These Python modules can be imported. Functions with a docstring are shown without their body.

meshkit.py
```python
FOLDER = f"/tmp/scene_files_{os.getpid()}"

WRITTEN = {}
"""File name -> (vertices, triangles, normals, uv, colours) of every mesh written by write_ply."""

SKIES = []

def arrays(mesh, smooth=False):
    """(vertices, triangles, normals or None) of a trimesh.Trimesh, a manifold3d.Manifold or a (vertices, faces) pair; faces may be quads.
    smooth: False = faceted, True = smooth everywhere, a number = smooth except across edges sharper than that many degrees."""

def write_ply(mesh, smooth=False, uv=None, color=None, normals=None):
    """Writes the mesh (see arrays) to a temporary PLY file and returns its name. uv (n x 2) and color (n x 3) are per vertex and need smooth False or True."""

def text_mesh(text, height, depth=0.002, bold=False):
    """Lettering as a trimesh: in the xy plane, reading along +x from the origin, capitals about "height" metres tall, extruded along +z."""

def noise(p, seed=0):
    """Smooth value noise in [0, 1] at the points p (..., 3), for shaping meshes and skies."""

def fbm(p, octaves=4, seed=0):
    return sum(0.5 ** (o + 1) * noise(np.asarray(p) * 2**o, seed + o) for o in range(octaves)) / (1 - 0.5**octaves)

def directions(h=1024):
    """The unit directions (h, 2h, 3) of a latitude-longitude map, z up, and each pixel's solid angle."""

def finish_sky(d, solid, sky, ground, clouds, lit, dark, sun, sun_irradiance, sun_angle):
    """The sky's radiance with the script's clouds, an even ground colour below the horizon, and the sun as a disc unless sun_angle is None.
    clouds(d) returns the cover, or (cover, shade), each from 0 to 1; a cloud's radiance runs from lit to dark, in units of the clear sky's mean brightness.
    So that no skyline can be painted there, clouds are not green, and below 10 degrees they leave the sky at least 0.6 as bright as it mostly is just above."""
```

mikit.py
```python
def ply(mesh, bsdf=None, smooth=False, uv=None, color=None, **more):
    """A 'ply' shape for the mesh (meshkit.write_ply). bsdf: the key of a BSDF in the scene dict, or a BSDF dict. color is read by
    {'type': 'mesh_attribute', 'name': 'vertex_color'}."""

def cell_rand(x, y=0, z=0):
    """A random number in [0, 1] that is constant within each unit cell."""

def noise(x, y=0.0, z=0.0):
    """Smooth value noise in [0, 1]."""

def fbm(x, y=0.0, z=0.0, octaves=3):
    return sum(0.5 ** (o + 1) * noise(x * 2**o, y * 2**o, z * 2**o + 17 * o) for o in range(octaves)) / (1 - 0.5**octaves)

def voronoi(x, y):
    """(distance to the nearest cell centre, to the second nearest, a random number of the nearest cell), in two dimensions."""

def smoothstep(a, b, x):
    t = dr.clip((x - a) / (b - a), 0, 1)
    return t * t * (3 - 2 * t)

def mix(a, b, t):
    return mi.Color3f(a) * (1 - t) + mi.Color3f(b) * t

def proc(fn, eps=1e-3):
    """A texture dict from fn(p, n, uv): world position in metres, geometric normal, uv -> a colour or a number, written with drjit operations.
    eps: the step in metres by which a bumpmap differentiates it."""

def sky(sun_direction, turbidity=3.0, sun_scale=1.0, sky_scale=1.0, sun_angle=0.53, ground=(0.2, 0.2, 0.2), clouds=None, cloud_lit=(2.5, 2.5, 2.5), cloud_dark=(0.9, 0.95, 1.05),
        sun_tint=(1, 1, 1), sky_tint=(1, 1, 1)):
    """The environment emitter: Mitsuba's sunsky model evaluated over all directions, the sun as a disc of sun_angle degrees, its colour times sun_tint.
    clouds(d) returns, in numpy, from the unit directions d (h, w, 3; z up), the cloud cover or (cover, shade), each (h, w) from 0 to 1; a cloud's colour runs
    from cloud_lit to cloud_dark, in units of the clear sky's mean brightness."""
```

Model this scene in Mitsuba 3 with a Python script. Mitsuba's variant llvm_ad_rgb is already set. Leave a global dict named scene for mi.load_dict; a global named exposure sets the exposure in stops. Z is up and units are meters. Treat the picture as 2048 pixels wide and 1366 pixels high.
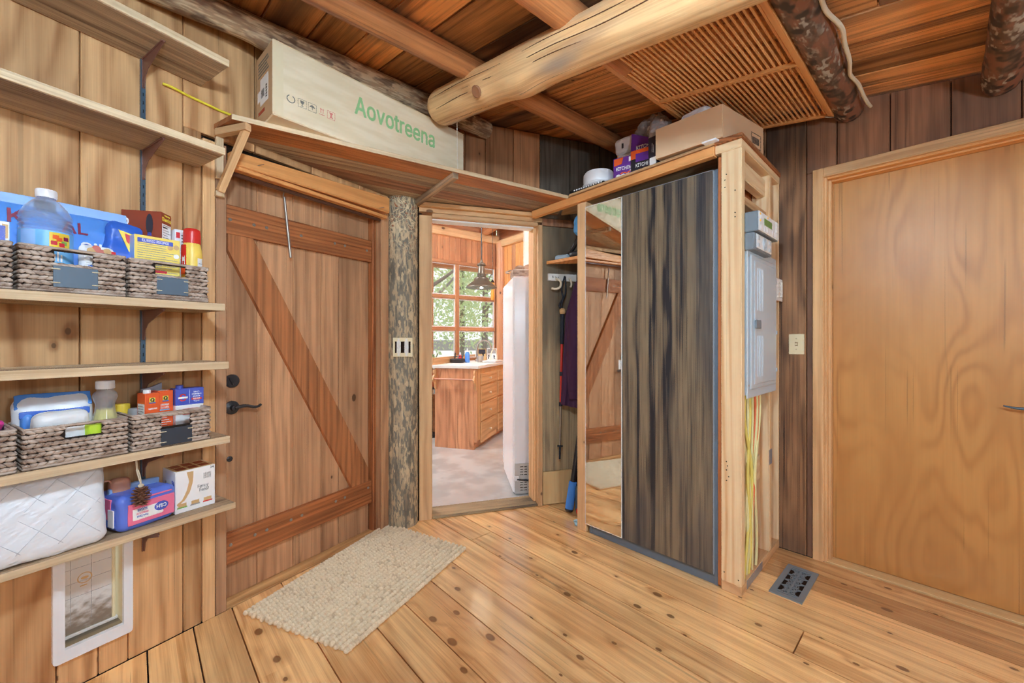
import math, random
import numpy as np, trimesh, manifold3d
import drjit as dr, mitsuba as mi
import mikit, meshkit
from shapely.geometry import Polygon, box as sbox, Point
from shapely import affinity
T = mi.ScalarTransform4f
rng = np.random.default_rng(7)
scene, labels = {}, {}

# ------------------------------------------------------------------ camera, sky, lamps, exposure
W_, H_, FOC = 2048, 1366, 810.0
scene['camera'] = {'type': 'perspective', 'fov': math.degrees(2 * math.atan(1024 / FOC)), 'fov_axis': 'x',
                   'principal_point_offset_x': 0.0, 'principal_point_offset_y': 3.0 / 1366, 'near_clip': 0.02, 'far_clip': 200.0,
                   'to_world': T().look_at(origin=[0, 0, 1.2], target=[0, 1, 1.2], up=[0, 0, 1])}
exposure = 2.15
SKY, LAMP, KLAMP = 46.0, 66.0, 60.0
scene['sky'] = mikit.sky((-0.5, -0.3, 0.55), turbidity=5.0, sun_scale=0.0, sky_scale=0.05 * SKY, ground=(0.25, 0.24, 0.2),
                         clouds=lambda d: np.full(d.shape[:2], 0.92), cloud_lit=(1.22, 1.32, 1.42), cloud_dark=(1.0, 1.0, 1.0))


# ------------------------------------------------------------------ helpers
def lin(c):
    c = np.asarray(c, float) / 255.0
    return [float(x) for x in np.where(c <= 0.04045, c / 12.92, ((c + 0.055) / 1.055) ** 2.4)]


def rgb(*c):
    return {'type': 'rgb', 'value': [float(x) for x in lin(c)]}


def mat(name, c, rough=0.6, spec=0.4, metal=0.0, **k):
    base = c if isinstance(c, dict) else rgb(*c)
    d = {'type': 'principled', 'base_color': base, 'roughness': rough, 'metallic': metal}
    if metal == 0.0:
        d['specular'] = spec
    d.update(k)
    scene[name] = {'type': 'twosided', 'bsdf': d}
    return name


def az(a):
    a = math.radians(a)
    return np.array([math.sin(a), math.cos(a), 0.0])


Z = np.array([0, 0, 1.0])


class Frame:
    """a vertical wall's own axes: u along it (to the right), w out of it into the room, z up"""
    def __init__(s, o, a):
        s.o = np.array([o[0], o[1], 0.0]); s.u = az(a); s.w = az(a + 90)
        s.A = np.array([s.u, s.w, Z])

    def P(s, u, w, z):
        return s.o + s.u * u + s.w * w + Z * z


FL = Frame((-1.267, 1.80), 31.3)      # wall with the shelves and the plank door
FB = Frame((-.627, 2.689), 73.2)      # wall with the kitchen doorway
FR = Frame((.82, 3.125), 137)         # wall with the plywood door
FK = Frame((.478, 2.518), 136.2)      # closet front
FG = Frame((0, 0), 47)                # the roof's own grid: u = along the purlins
FG.w = az(-43); FG.A = np.array([FG.u, FG.w, Z])
FW = Frame((0, 0), 90); FW.w = np.array([0, 1.0, 0]); FW.A = np.eye(3)


def ceil(x, y):
    return 2.26 - .07545 * x + .15408 * y


_n = {}


def num(base):
    i = _n.get(base, 0); _n[base] = i + 1
    return base if i == 0 else f'{base}_{i:03d}'


def thing(name, label, cat, group=None, kind=None):
    k = num(name)
    labels[k] = {'label': label, 'category': cat}
    if group: labels[k]['group'] = group
    if kind: labels[k]['kind'] = kind
    return k


def struct(name, label, cat):
    return thing(name, label, cat, kind='structure')


def part(parent, name, geo, bsdf, smooth=False, label=None, kind=None, **more):
    """geo: list of (V, F, UV) or a trimesh"""
    k = num(parent + '__' + name)
    put(k, geo, bsdf, smooth, **more)
    if label or kind:
        labels[k] = {}
        if label: labels[k]['label'] = label
        if kind: labels[k]['kind'] = kind
    return k


def put(k, geo, bsdf, smooth=False, **more):
    if isinstance(geo, list):
        V, Fc, U = join(geo)
        scene[k] = mikit.ply((V, Fc), bsdf, smooth if smooth in (True, False) else True, uv=U, **more)
    else:
        scene[k] = mikit.ply(geo, bsdf, smooth, **more)
    return k


def join(geo):
    V, Fc, U, n = [], [], [], 0
    for g in geo:
        v, f = np.asarray(g[0], float), np.asarray(g[1], int)
        u = np.asarray(g[2], float) if len(g) > 2 and g[2] is not None else np.zeros((len(v), 2))
        V.append(v); Fc.append(f + n); U.append(u); n += len(v)
    return np.vstack(V), np.vstack(Fc), np.vstack(U)


# --- wood species: light, dark grain, stain colour, knot density, rings per metre, contrast, stain, tone variation, warp
SPEC = {}
TABROWS = []


def species(name, c1, c2, c3, kd=.1, freq=60, con=.5, stain=.3, tone=.25, warp=1.5, kf=4.0, fib=.3):
    SPEC[name] = len(TABROWS)
    TABROWS.append([*lin(c1), *lin(c2), *lin(c3), kd, freq, con, stain, tone, warp, kf, fib])


species('wall', (216, 172, 122), (156, 104, 60), (150, 104, 64), 0.26, 22, 0.75, 0.38, .3, 3.6, 4.2, 0.24)
species('walldark', (156, 114, 86), (98, 70, 52), (94, 72, 60), 0.2, 26, .5, .6, .3, 2.6, 4, 0.4)
species('wallgrey', (116, 104, 90), (78, 68, 58), (66, 58, 50), .03, 30, .5, .5, .2, 1.5, 3.0, .5)
species('wallback', (200, 144, 100), (150, 98, 62), (122, 82, 56), 0.5, 22, .5, .4, .3, 2.6, 5, .4)
species('ceiling', (220, 156, 96), (142, 88, 50), (84, 64, 54), 0.2, 18, .65, .85, .75, 3.2, 3.6, .55)
species('floor', (236, 192, 132), (182, 126, 70), (160, 104, 58), 0.42, 18, 0.6, 0.45, .26, 2.6, 7.5, .42)
species('door', (200, 154, 114), (146, 102, 70), (116, 82, 58), 0.2, 26, .5, 0.4, .26, 2.6, 3.4, 0.36)
species('batten', (182, 114, 68), (104, 58, 32), (92, 56, 38), .02, 80, .85, .4, .2, 1.6, 2.0, .45)
species('shelf', (180, 156, 126), (118, 94, 72), (96, 78, 62), 0.15, 24, .5, .6, .25, 2.6, 3.5, .6)
species('shelfedge', (222, 200, 164), (186, 158, 120), (160, 130, 96), .0, 50, .4, .25, .12, 1.2, 3.0, .5)
species('trim', (218, 180, 134), (184, 138, 94), (150, 104, 66), 0.2, 30, .5, .3, .2, 2.4, 4, .35)
species('jamb', (178, 138, 104), (138, 100, 72), (120, 86, 64), .04, 40, .45, .3, .1, 1.6, 3.0, .35)
species('pine', (234, 208, 166), (208, 162, 112), (216, 176, 132), 0.2, 42, 0.9, .2, .12, 3.0, 4, .2)
species('ply', (200, 146, 84), (168, 110, 56), (172, 116, 62), .0, 4, .55, .45, .05, 11.0, 2.0, .12)
species('brace', (180, 118, 74), (122, 74, 44), (98, 62, 42), .05, 50, .6, .5, .2, 1.8, 2.4, .45)
species('slat', (236, 182, 122), (200, 136, 78), (190, 126, 74), .0, 50, .4, .15, .12, 1.0, 3.0, .3)
species('plypale', (216, 184, 132), (190, 152, 102), (186, 150, 104), .14, 12, .4, .2, .1, 3.0, 5.0, .2)
species('ebony', (130, 116, 94), (38, 40, 46), (62, 66, 72), .0, 19, 1.0, .6, .05, 0.5, 2.0, 0.55)
species('log', (226, 186, 134), (178, 126, 78), (150, 138, 126), 0.06, 9, 0.6, 0.95, .1, 2.4, 3.0, .45)
species('purlin', (202, 136, 84), (140, 82, 46), (116, 74, 52), .06, 10, .5, .6, .2, 2.2, 3.2, .45)
species('greylog', (206, 182, 148), (134, 104, 78), (92, 72, 58), .08, 16, .5, .95, .1, 3.0, 6.0, .6)
species('redwood', (196, 142, 102), (154, 102, 70), (124, 76, 58), .05, 30, .4, .3, .3, 1.5, 3.5, .3)
species('oak', (210, 152, 110), (160, 106, 72), (150, 94, 64), .0, 9, .75, .2, .06, 7.0, 2.0, .35)
species('oaklight', (224, 182, 132), (182, 132, 84), (176, 126, 82), .04, 24, .5, .2, .06, 3.0, 2.4, .35)
species('cedar', (222, 160, 98), (182, 116, 62), (176, 112, 62), .0, 50, .4, .15, .16, 1.0, 3.0, .3)
species('brownwall', (166, 124, 88), (98, 70, 50), (78, 64, 56), .10, 18, .65, .9, .2, 3.2, 3.0, 0.6)
species('weather', (170, 150, 116), (116, 100, 78), (88, 80, 68), .03, 8, .4, .9, .1, 4.0, 3.0, .6)
NP = 17
_TAB = None


def _table():
    global _TAB
    if _TAB is None:
        _TAB = mi.Float(np.array([(r + [0] * NP)[:NP] if len(r) < NP else r[:NP] for r in TABROWS], np.float32).ravel())
        dr.eval(_TAB)
    return _TAB


def wood(p, n, uv):
    tab = _table()
    s = dr.floor(uv.x / 64); u = uv.x - 64 * s - 32
    b = dr.floor(uv.y / 4); v = uv.y - 4 * b - 2
    base = mi.UInt32(dr.clip(s, 0, len(TABROWS) - 1)) * NP
    g = lambda k: dr.gather(mi.Float, tab, base + k)
    col = lambda k: mi.Color3f(g(k), g(k + 1), g(k + 2))
    r1, r2, r3 = mikit.cell_rand(b, 1), mikit.cell_rand(b, 2), mikit.cell_rand(b, 3)
    U, V = u + r1 * 41, v + r2 * 23
    kf = g(15)
    d, _, wh = mikit.voronoi(U * kf * .62, V * kf)
    dk = d / kf
    here = dr.select(wh < g(9), 1.0, 0.0)
    kr = .005 + .012 * dr.square(wh * 61 - dr.floor(wh * 61))
    infl = here * dr.exp(-dr.square(dk / (3.2 * kr)))
    isk = here * mikit.smoothstep(1.15 * kr, .75 * kr, dk)
    warp = mikit.fbm(U * 1.3, V * 4.5, r3 * 9, 2)
    ph = V * g(10) * .6 + warp * g(14) + infl * .7 + .5 * mikit.noise(U * 4, V * 30, 8)
    ring = .5 + .5 * dr.cos(6.2832 * ph)
    mask = mikit.smoothstep(.3, .7, mikit.fbm(U * 1.1, V * 9, 12, 2))
    streak = mikit.fbm(U * 1.4, V * 75, 6, 3)
    fine = mikit.noise(U * 9, V * 420, 3)
    t = g(11) * ring * ring * (.25 + .6 * mask) + g(16) * (2.4 * (streak - .44) + .8 * (fine - .5))
    c = mikit.mix(col(0), col(3), dr.clip(t + .12, 0, 1))
    st = mikit.smoothstep(.46, .72, mikit.fbm(U * 1.6, V * 5.5, 5 + r1 * 9, 3)) * g(12)
    c = mikit.mix(c, col(6), st)
    c = c * (1 + g(13) * (r3 - .5) * 2 * .6)
    crack = mikit.smoothstep(.80, .88, mikit.noise(U * 1.7 + 5, V * 150, 21)) * mikit.smoothstep(.45, .7, mikit.noise(U * 2.3, V * 14, 31))
    c = c * (1 - .55 * crack * g(12))
    pat = mikit.fbm(U * 7, V * 26, 17, 3)
    c = c * (1 + .5 * (pat - .5) * g(16))
    c = mikit.mix(c, col(6) * .40, isk * .9)
    c = mikit.mix(c, col(3) * .8, infl * (1 - isk) * .3)
    return dr.clip(c, 0, 1)


scene['wood_texture'] = mikit.proc(wood)
WREF = {'type': 'ref', 'id': 'wood_texture'}
mat('wood_matte', WREF, .62, .3)
mat('wood_satin', WREF, .38, .4)
mat('wood_floor', WREF, .17, 1.0, clearcoat=1.0, clearcoat_gloss=.95)
del scene['wood_floor']['bsdf']['specular']; scene['wood_floor']['bsdf']['eta'] = 2.0

_board = [0]


def wuv(sp, u, v):
    b = _board[0] % 500
    return np.stack([64 * SPEC[sp] + 32 + np.asarray(u), 4 * b + 2 + np.asarray(v)], -1)


def next_board():
    _board[0] += 1


def hexa(C8, sp='wall', g=2, bev=0.0):
    """a board from 8 corners ordered by (i,j,k) bits: index 4i+2j+k; grain along axis g. Chamfered when bev > 0."""
    C8 = np.asarray(C8, float).reshape(2, 2, 2, 3)
    next_board()
    L = [np.linalg.norm(C8[1, 0, 0] - C8[0, 0, 0]), np.linalg.norm(C8[0, 1, 0] - C8[0, 0, 0]), np.linalg.norm(C8[0, 0, 1] - C8[0, 0, 0])]

    def at(t):
        t = np.asarray(t, float)
        w = [np.stack([1 - t[:, k], t[:, k]], 1) for k in range(3)]
        return np.einsum('ni,nj,nk,ijkd->nd', w[0], w[1], w[2], C8)

    others = [k for k in range(3) if k != g]
    off = rng.uniform(-.3, .3) * 0
    V, Fc, UV = [], [], []

    def add(ts, ax):
        ts = np.asarray(ts, float); n = len(V) and sum(len(x) for x in V)
        V.append(at(ts))
        m = ts * np.array(L)
        if ax == g:
            uu, vv = m[:, others[0]] * .15, m[:, others[1]] + m[:, others[0]] * .3
        else:
            o = [k for k in others if k != ax][0]
            uu, vv = m[:, g], m[:, o] + (0 if o == others[0] else L[others[0]] + .01) + off
        UV.append(wuv(sp, uu - L[g] / 2, vv - .1))
        q = len(ts)
        Fc.extend([[n, n + i, n + i + 1] for i in range(1, q - 1)])

    e = [min(bev / max(L[k], 1e-9), .45) if bev else 0.0 for k in range(3)]
    for ax in range(3):
        a1, a2 = (ax + 1) % 3, (ax + 2) % 3
        for side in (0, 1):
            ring = []
            for (i, j) in ((0, 0), (1, 0), (1, 1), (0, 1)):
                t = np.zeros(3); t[ax] = side
                t[a1] = e[a1] if i == 0 else 1 - e[a1]
                t[a2] = e[a2] if j == 0 else 1 - e[a2]
                ring.append(t)
            add(ring if side else ring[::-1], ax)
    if bev:
        for ax in range(3):          # the 4 edges that run along ax
            a1, a2 = (ax + 1) % 3, (ax + 2) % 3
            for s1 in (0, 1):
                for s2 in (0, 1):
                    q = []
                    for (end, onA) in ((0, 1), (1, 1), (1, 0), (0, 0)):
                        t = np.zeros(3); t[ax] = e[ax] if end == 0 else 1 - e[ax]
                        if onA:
                            t[a1] = s1; t[a2] = e[a2] if s2 == 0 else 1 - e[a2]
                        else:
                            t[a2] = s2; t[a1] = e[a1] if s1 == 0 else 1 - e[a1]
                        q.append(t)
                    add(q if s1 == s2 else q[::-1], a1 if a1 != g else a2)
        for s in np.ndindex(2, 2, 2):
            tri = []
            for k in range(3):
                t = np.array([e[m] if s[m] == 0 else 1 - e[m] for m in range(3)]); t[k] = s[k]; tri.append(t)
            add(tri if sum(s) % 2 == 1 else tri[::-1], others[0])
    V = np.vstack(V); Fc = np.array(Fc); UV = np.vstack(UV)
    vol = np.linalg.det(np.array([C8[1, 0, 0] - C8[0, 0, 0], C8[0, 1, 0] - C8[0, 0, 0], C8[0, 0, 1] - C8[0, 0, 0]]))
    if vol < 0: Fc = Fc[:, ::-1]
    return (V, Fc, UV)


def bx(fr, u0, u1, w0, w1, z0, z1, sp='wall', g=2, bev=.0015, tilt=None):
    """a box in a frame; tilt = (dz per u) shears z along u"""
    C = []
    for u in (u0, u1):
        for w in (w0, w1):
            for z in (z0, z1):
                zz = z + (tilt * (u - u0) if tilt else 0)
                C.append(fr.P(u, w, zz))
    return hexa(C, sp, g, bev)


def obox(O, A, dims, sp='wall', g=0, bev=.0015):
    """a box from a corner O along the three row vectors A scaled by dims"""
    O = np.asarray(O, float); A = np.asarray(A, float)
    return hexa([O + A[0] * i * dims[0] + A[1] * j * dims[1] + A[2] * k * dims[2] for i in (0, 1) for j in (0, 1) for k in (0, 1)], sp, g, bev)


def stick(p0, p1, wid, thick, up=Z, sp='trim', bev=.001):
    """a board from p0 to p1 (its centre line)"""
    p0, p1 = np.asarray(p0, float), np.asarray(p1, float)
    a = p1 - p0; L = np.linalg.norm(a); a /= L
    s = np.cross(up, a); s /= np.linalg.norm(s); t = np.cross(a, s)
    return obox(p0 - s * wid / 2 - t * thick / 2, [a, s, t], [L, wid, thick], sp, 0, bev)


def log(p0, p1, r0, r1, sp, nseg=80, nring=40, rough=.012, bumps=(), ends=True, seed=0, endtaper=(0, 0), up=(0, 0, 1.0)):
    """a round log; its uv seam on top. bumps: (along 0..1, angle, height, size)"""
    next_board()
    p0, p1 = np.asarray(p0, float), np.asarray(p1, float)
    a = p1 - p0; L = np.linalg.norm(a); a /= L
    up = np.asarray((.3, 1, 0) if abs(a[2]) > .9 else up, float)
    x = up - a * (up @ a); x /= np.linalg.norm(x); y = np.cross(a, x)
    s = np.linspace(0, 1, nseg); th = np.linspace(0, 2 * np.pi, nring + 1)
    S, TH = np.meshgrid(s, th, indexing='ij')
    R = r0 + (r1 - r0) * S
    for (i, ln) in enumerate(endtaper):
        if ln:
            dd = (S if i == 0 else 1 - S) * L / ln
            R = R * np.sqrt(np.clip(1 - .75 * np.clip(1 - dd, 0, 1) ** 2, 0.05, 1))
    q = np.stack([S * L * 2.2, np.cos(TH) * 1.1, np.sin(TH) * 1.1], -1) + seed * 7.3
    R = R * (1 + rough * 6 * (meshkit.fbm(q, 3, seed) - .5))
    q2 = np.stack([S * L * 9, np.cos(TH) * 5, np.sin(TH) * 5], -1) + seed
    R = R * (1 + rough * 1.6 * (meshkit.fbm(q2, 3, seed + 3) - .5))
    for (bs, ba, bh, bsz) in bumps:
        da = np.angle(np.exp(1j * (TH - ba))) * r0
        R = R + bh * np.exp(-(((S - bs) * L) ** 2 + da ** 2) / bsz ** 2)
    V = p0 + a * (S * L)[..., None] + R[..., None] * (np.cos(TH)[..., None] * x + np.sin(TH)[..., None] * y)
    uv = wuv(sp, S * L - L / 2, TH * (r0 + r1) / 2 - .3)
    i, j = np.meshgrid(np.arange(nseg - 1), np.arange(nring), indexing='ij')
    k = nring + 1
    q = np.stack([i * k + j, i * k + j + 1, (i + 1) * k + j + 1, (i + 1) * k + j], -1).reshape(-1, 4)
    Fc = np.vstack([q[:, [0, 2, 1]], q[:, [0, 3, 2]]])
    V = V.reshape(-1, 3); uv = uv.reshape(-1, 2)
    if ends:
        for e, c in ((0, p0), (nseg - 1, p1)):
            n = len(V); ring = np.arange(k) + e * k
            V = np.vstack([V, V[ring], [c]]); uv = np.vstack([uv, uv[ring], [uv[ring].mean(0)]])
            m = n + np.arange(k - 1)
            f = np.stack([m, m + 1, np.full(k - 1, n + k)], 1)
            Fc = np.vstack([Fc, f if e == 0 else f[:, ::-1]])
    return (V, outward(V, Fc), uv)


def outward(V, Fc):
    a, b, c = V[Fc[:, 0]], V[Fc[:, 1]], V[Fc[:, 2]]
    return Fc if np.einsum('ij,ij->i', a - V.mean(0), np.cross(b - V.mean(0), c - V.mean(0))).sum() > 0 else Fc[:, ::-1]


def tube(pts, r, sides=10, caps=True):
    """a smooth tube through points (Catmull-Rom), r a number or one per point"""
    P = np.asarray(pts, float); n = len(P)
    rr = np.broadcast_to(r, (n,)).astype(float)
    if n > 2:
        from scipy.interpolate import CubicSpline
        t = np.r_[0, np.cumsum(np.linalg.norm(np.diff(P, axis=0), axis=1))]
        tt = np.linspace(0, t[-1], max(8, 5 * n)); P = CubicSpline(t, P)(tt); rr = np.interp(tt, t, rr)
    d = np.gradient(P, axis=0); d /= np.linalg.norm(d, axis=1, keepdims=True) + 1e-12
    x = np.cross(d[0], [0.3, 0.5, 0.81]); x /= np.linalg.norm(x)
    X = []
    for k in range(len(P)):
        x = x - d[k] * (x @ d[k]); x /= np.linalg.norm(x); X.append(x)
    X = np.array(X); Y = np.cross(d, X)
    th = np.arange(sides) * 2 * np.pi / sides
    V = (P[:, None] + rr[:, None, None] * (np.cos(th)[None, :, None] * X[:, None] + np.sin(th)[None, :, None] * Y[:, None])).reshape(-1, 3)
    i, j = np.meshgrid(np.arange(len(P) - 1), np.arange(sides), indexing='ij')
    q = np.stack([i * sides + j, i * sides + (j + 1) % sides, (i + 1) * sides + (j + 1) % sides, (i + 1) * sides + j], -1).reshape(-1, 4)
    Fc = np.vstack([q[:, [0, 1, 2]], q[:, [0, 2, 3]]])
    if caps:
        m = len(V); V = np.vstack([V, P[0], P[-1]]); k = np.arange(sides); e = (len(P) - 1) * sides
        Fc = np.vstack([Fc, np.stack([(k + 1) % sides, k, np.full(sides, m)], 1), np.stack([e + k, e + (k + 1) % sides, np.full(sides, m + 1)], 1)])
    return trimesh.Trimesh(V, outward(V, Fc), process=False)


def lathe(profile, sides=40, centre=(0, 0, 0), axis=Z, flutes=0, depth=0.0, flat=None):
    """profile: (radius, height) pairs from the bottom up"""
    pr = np.asarray(profile, float); th = np.arange(sides) * 2 * np.pi / sides
    axis = np.asarray(axis, float); axis = axis / np.linalg.norm(axis)
    x = np.cross(axis, [0, 1, 0] if abs(axis[1]) < .9 else [1, 0, 0]); x /= np.linalg.norm(x); y = np.cross(axis, x)
    R = pr[:, :1] * np.ones(sides)
    if flutes: R = R * (1 + depth * np.cos(flutes * th))
    V = np.asarray(centre) + pr[:, 1][:, None, None] * axis + R[..., None] * (np.cos(th)[None, :, None] * x + np.sin(th)[None, :, None] * y)
    V = V.reshape(-1, 3); n = len(pr)
    i, j = np.meshgrid(np.arange(n - 1), np.arange(sides), indexing='ij')
    q = np.stack([i * sides + j, i * sides + (j + 1) % sides, (i + 1) * sides + (j + 1) % sides, (i + 1) * sides + j], -1).reshape(-1, 4)
    Fc = np.vstack([q[:, [0, 1, 2]], q[:, [0, 2, 3]]])
    m = len(V); V = np.vstack([V, np.asarray(centre) + axis * pr[0, 1], np.asarray(centre) + axis * pr[-1, 1]])
    k = np.arange(sides); e = (n - 1) * sides
    Fc = np.vstack([Fc, np.stack([(k + 1) % sides, k, np.full(sides, m)], 1), np.stack([e + k, e + (k + 1) % sides, np.full(sides, m + 1)], 1)])
    return trimesh.Trimesh(V, outward(V, Fc), process=False)


def rbox(dims, r=.01, n=10, amp=0.0, freq=8.0, seed=0, taper=0.0, pinch=0.0):
    """a rounded (or puffy) box centred on the origin, for bags and packs"""
    m = trimesh.creation.box((2, 2, 2))
    for _ in range(int(round(math.log2(n)))): m = m.subdivide()
    m.merge_vertices()
    d = np.asarray(dims, float) / 2; r = min(r, d.min() * .98)
    c = m.vertices * d
    inner = np.clip(c, -(d - r), d - r); q = c - inner
    l = np.linalg.norm(q, axis=1, keepdims=True)
    nrm = q / np.maximum(l, 1e-9)
    V = inner + nrm * r
    if pinch:      # the top and bottom draw in towards the middle plane (x) as on a pouch
        t = np.abs(V[:, 2] / d[2]); V[:, 1] *= 1 - pinch * t ** 3
    if taper: V[:, :2] *= (1 - taper * (V[:, 2:3] / d[2] * .5 + .5))
    if amp:
        f = meshkit.fbm(V * freq + 3.1 * seed + 11, 3, seed) - .5
        g2 = meshkit.fbm(V * freq * 2.3 + 5.7 * seed, 2, seed + 5) - .5
        V = V + m.vertex_normals * (amp * (f + .4 * g2) * 2)[:, None]
    return trimesh.Trimesh(V, m.faces, process=False)


def placed(m, O, A=np.eye(3)):
    """mesh m's x, y, z turned to the rows of A, moved to O"""
    m = m.copy(); m.vertices = m.vertices @ np.asarray(A) + np.asarray(O)
    if np.linalg.det(np.asarray(A)) < 0: m.invert()
    return m


def cbox(fr, u0, u1, w0, w1, z0, z1, r=.001):
    """a plain chamfered box (no wood grain) as a trimesh"""
    v, f, _ = bx(fr, u0, u1, w0, w1, z0, z1, 'trim', 2, r)
    return trimesh.Trimesh(v, f, process=False)


def plate(fr, u0, u1, w, z0, z1, t=.0006):
    return cbox(fr, u0, u1, w, w + t, z0, z1, 0)


def words(s, height, O, right, up, width=None, bold=True, depth=.0005):
    """lettering whose lower left corner is at O"""
    m = meshkit.text_mesh(s, height, depth, bold)
    b = m.bounds
    m.vertices[:, 0] -= b[0][0]
    if width: m.vertices[:, 0] *= width / (b[1][0] - b[0][0])
    right, up = np.asarray(right, float), np.asarray(up, float)
    return placed(m, O, [right, up, np.cross(right, up)])


def cat(ms):
    return trimesh.util.concatenate(ms)


def ex(poly, t, engine=None):
    return cat([trimesh.creation.extrude_polygon(g, t, engine='earcut') for g in getattr(poly, 'geoms', [poly])])


def prism(poly, O, ax, ay, t):
    """a shapely polygon in the plane (ax, ay) at O, extruded by t along their cross product"""
    gs = getattr(poly, 'geoms', [poly])
    out = []
    for g in gs:
        m = trimesh.creation.extrude_polygon(g, t, engine='earcut')
        out.append(placed(m, O, [ax, ay, np.cross(ax, ay)]))
    return cat(out)


def woodprism(poly, O, ax, ay, t, sp, along=0):
    """as prism, with grain along ax (0) or ay (1)"""
    m = prism(poly, O, ax, ay, t); next_board()
    tri = m.vertices[m.faces].reshape(-1, 3)
    q = tri - np.asarray(O); a = q @ np.asarray(ax); b = q @ np.asarray(ay); c = q @ np.cross(ax, ay)
    if along: a, b = b, a
    return (tri, np.arange(len(tri)).reshape(-1, 3), wuv(sp, a - a.mean(), b - b.min() + c - .1))
# ================================================================== THE SETTING
mat('dark_gap', (38, 28, 22), .9, .1)
mat('black_iron', (34, 36, 40), .35, .5)
mat('brown_metal', (112, 76, 66), .4, .5)
mat('blue_metal', (62, 82, 98), .35, .5)
mat('steel', (176, 176, 172), .3, .5, .9)
mat('nail_head', (158, 156, 150), .3, .5, .7)
mat('white_plastic', (232, 234, 236), .35, .5)
mat('cream_plastic', (226, 214, 176), .4, .4)
mat('white_paint', (226, 228, 228), .3, .5)

# ---- floor: boards run along the roof slope's direction, edges at these distances across
struct('floor', 'worn honey coloured pine plank floor with dark knots', 'floor')
part('floor', 'subfloor', cbox(FG, -2.6, 3.2, -3.2, 3.0, -.08, -.022, 0), 'dark_gap')
edges = [-2.2, -2.03, -1.86, -1.68, -1.5, -1.33, -1.16, -.98, -.8, -.63, -.46, -.29, -.13, .036, .18, .32, .53, .74, .90, 1.08, 1.255, 1.475, 1.635, 1.845, 2.02, 2.2, 2.385, 2.56, 2.74, 2.9]
wall_poly = Polygon([tuple(FL.P(-3.97, .0, 0)[:2]), tuple(FL.P(1.0, 0, 0)[:2]), tuple(FB.P(1.51, 0, 0)[:2]), tuple(FR.P(4.95, 0, 0)[:2])])
joints = {15: [], 16: [.9], 17: [], 18: [.2], 19: [], 20: [], 21: [1.94], 22: [], 23: [.40], 24: [], 25: [1.62], 26: [], 27: []}
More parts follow.
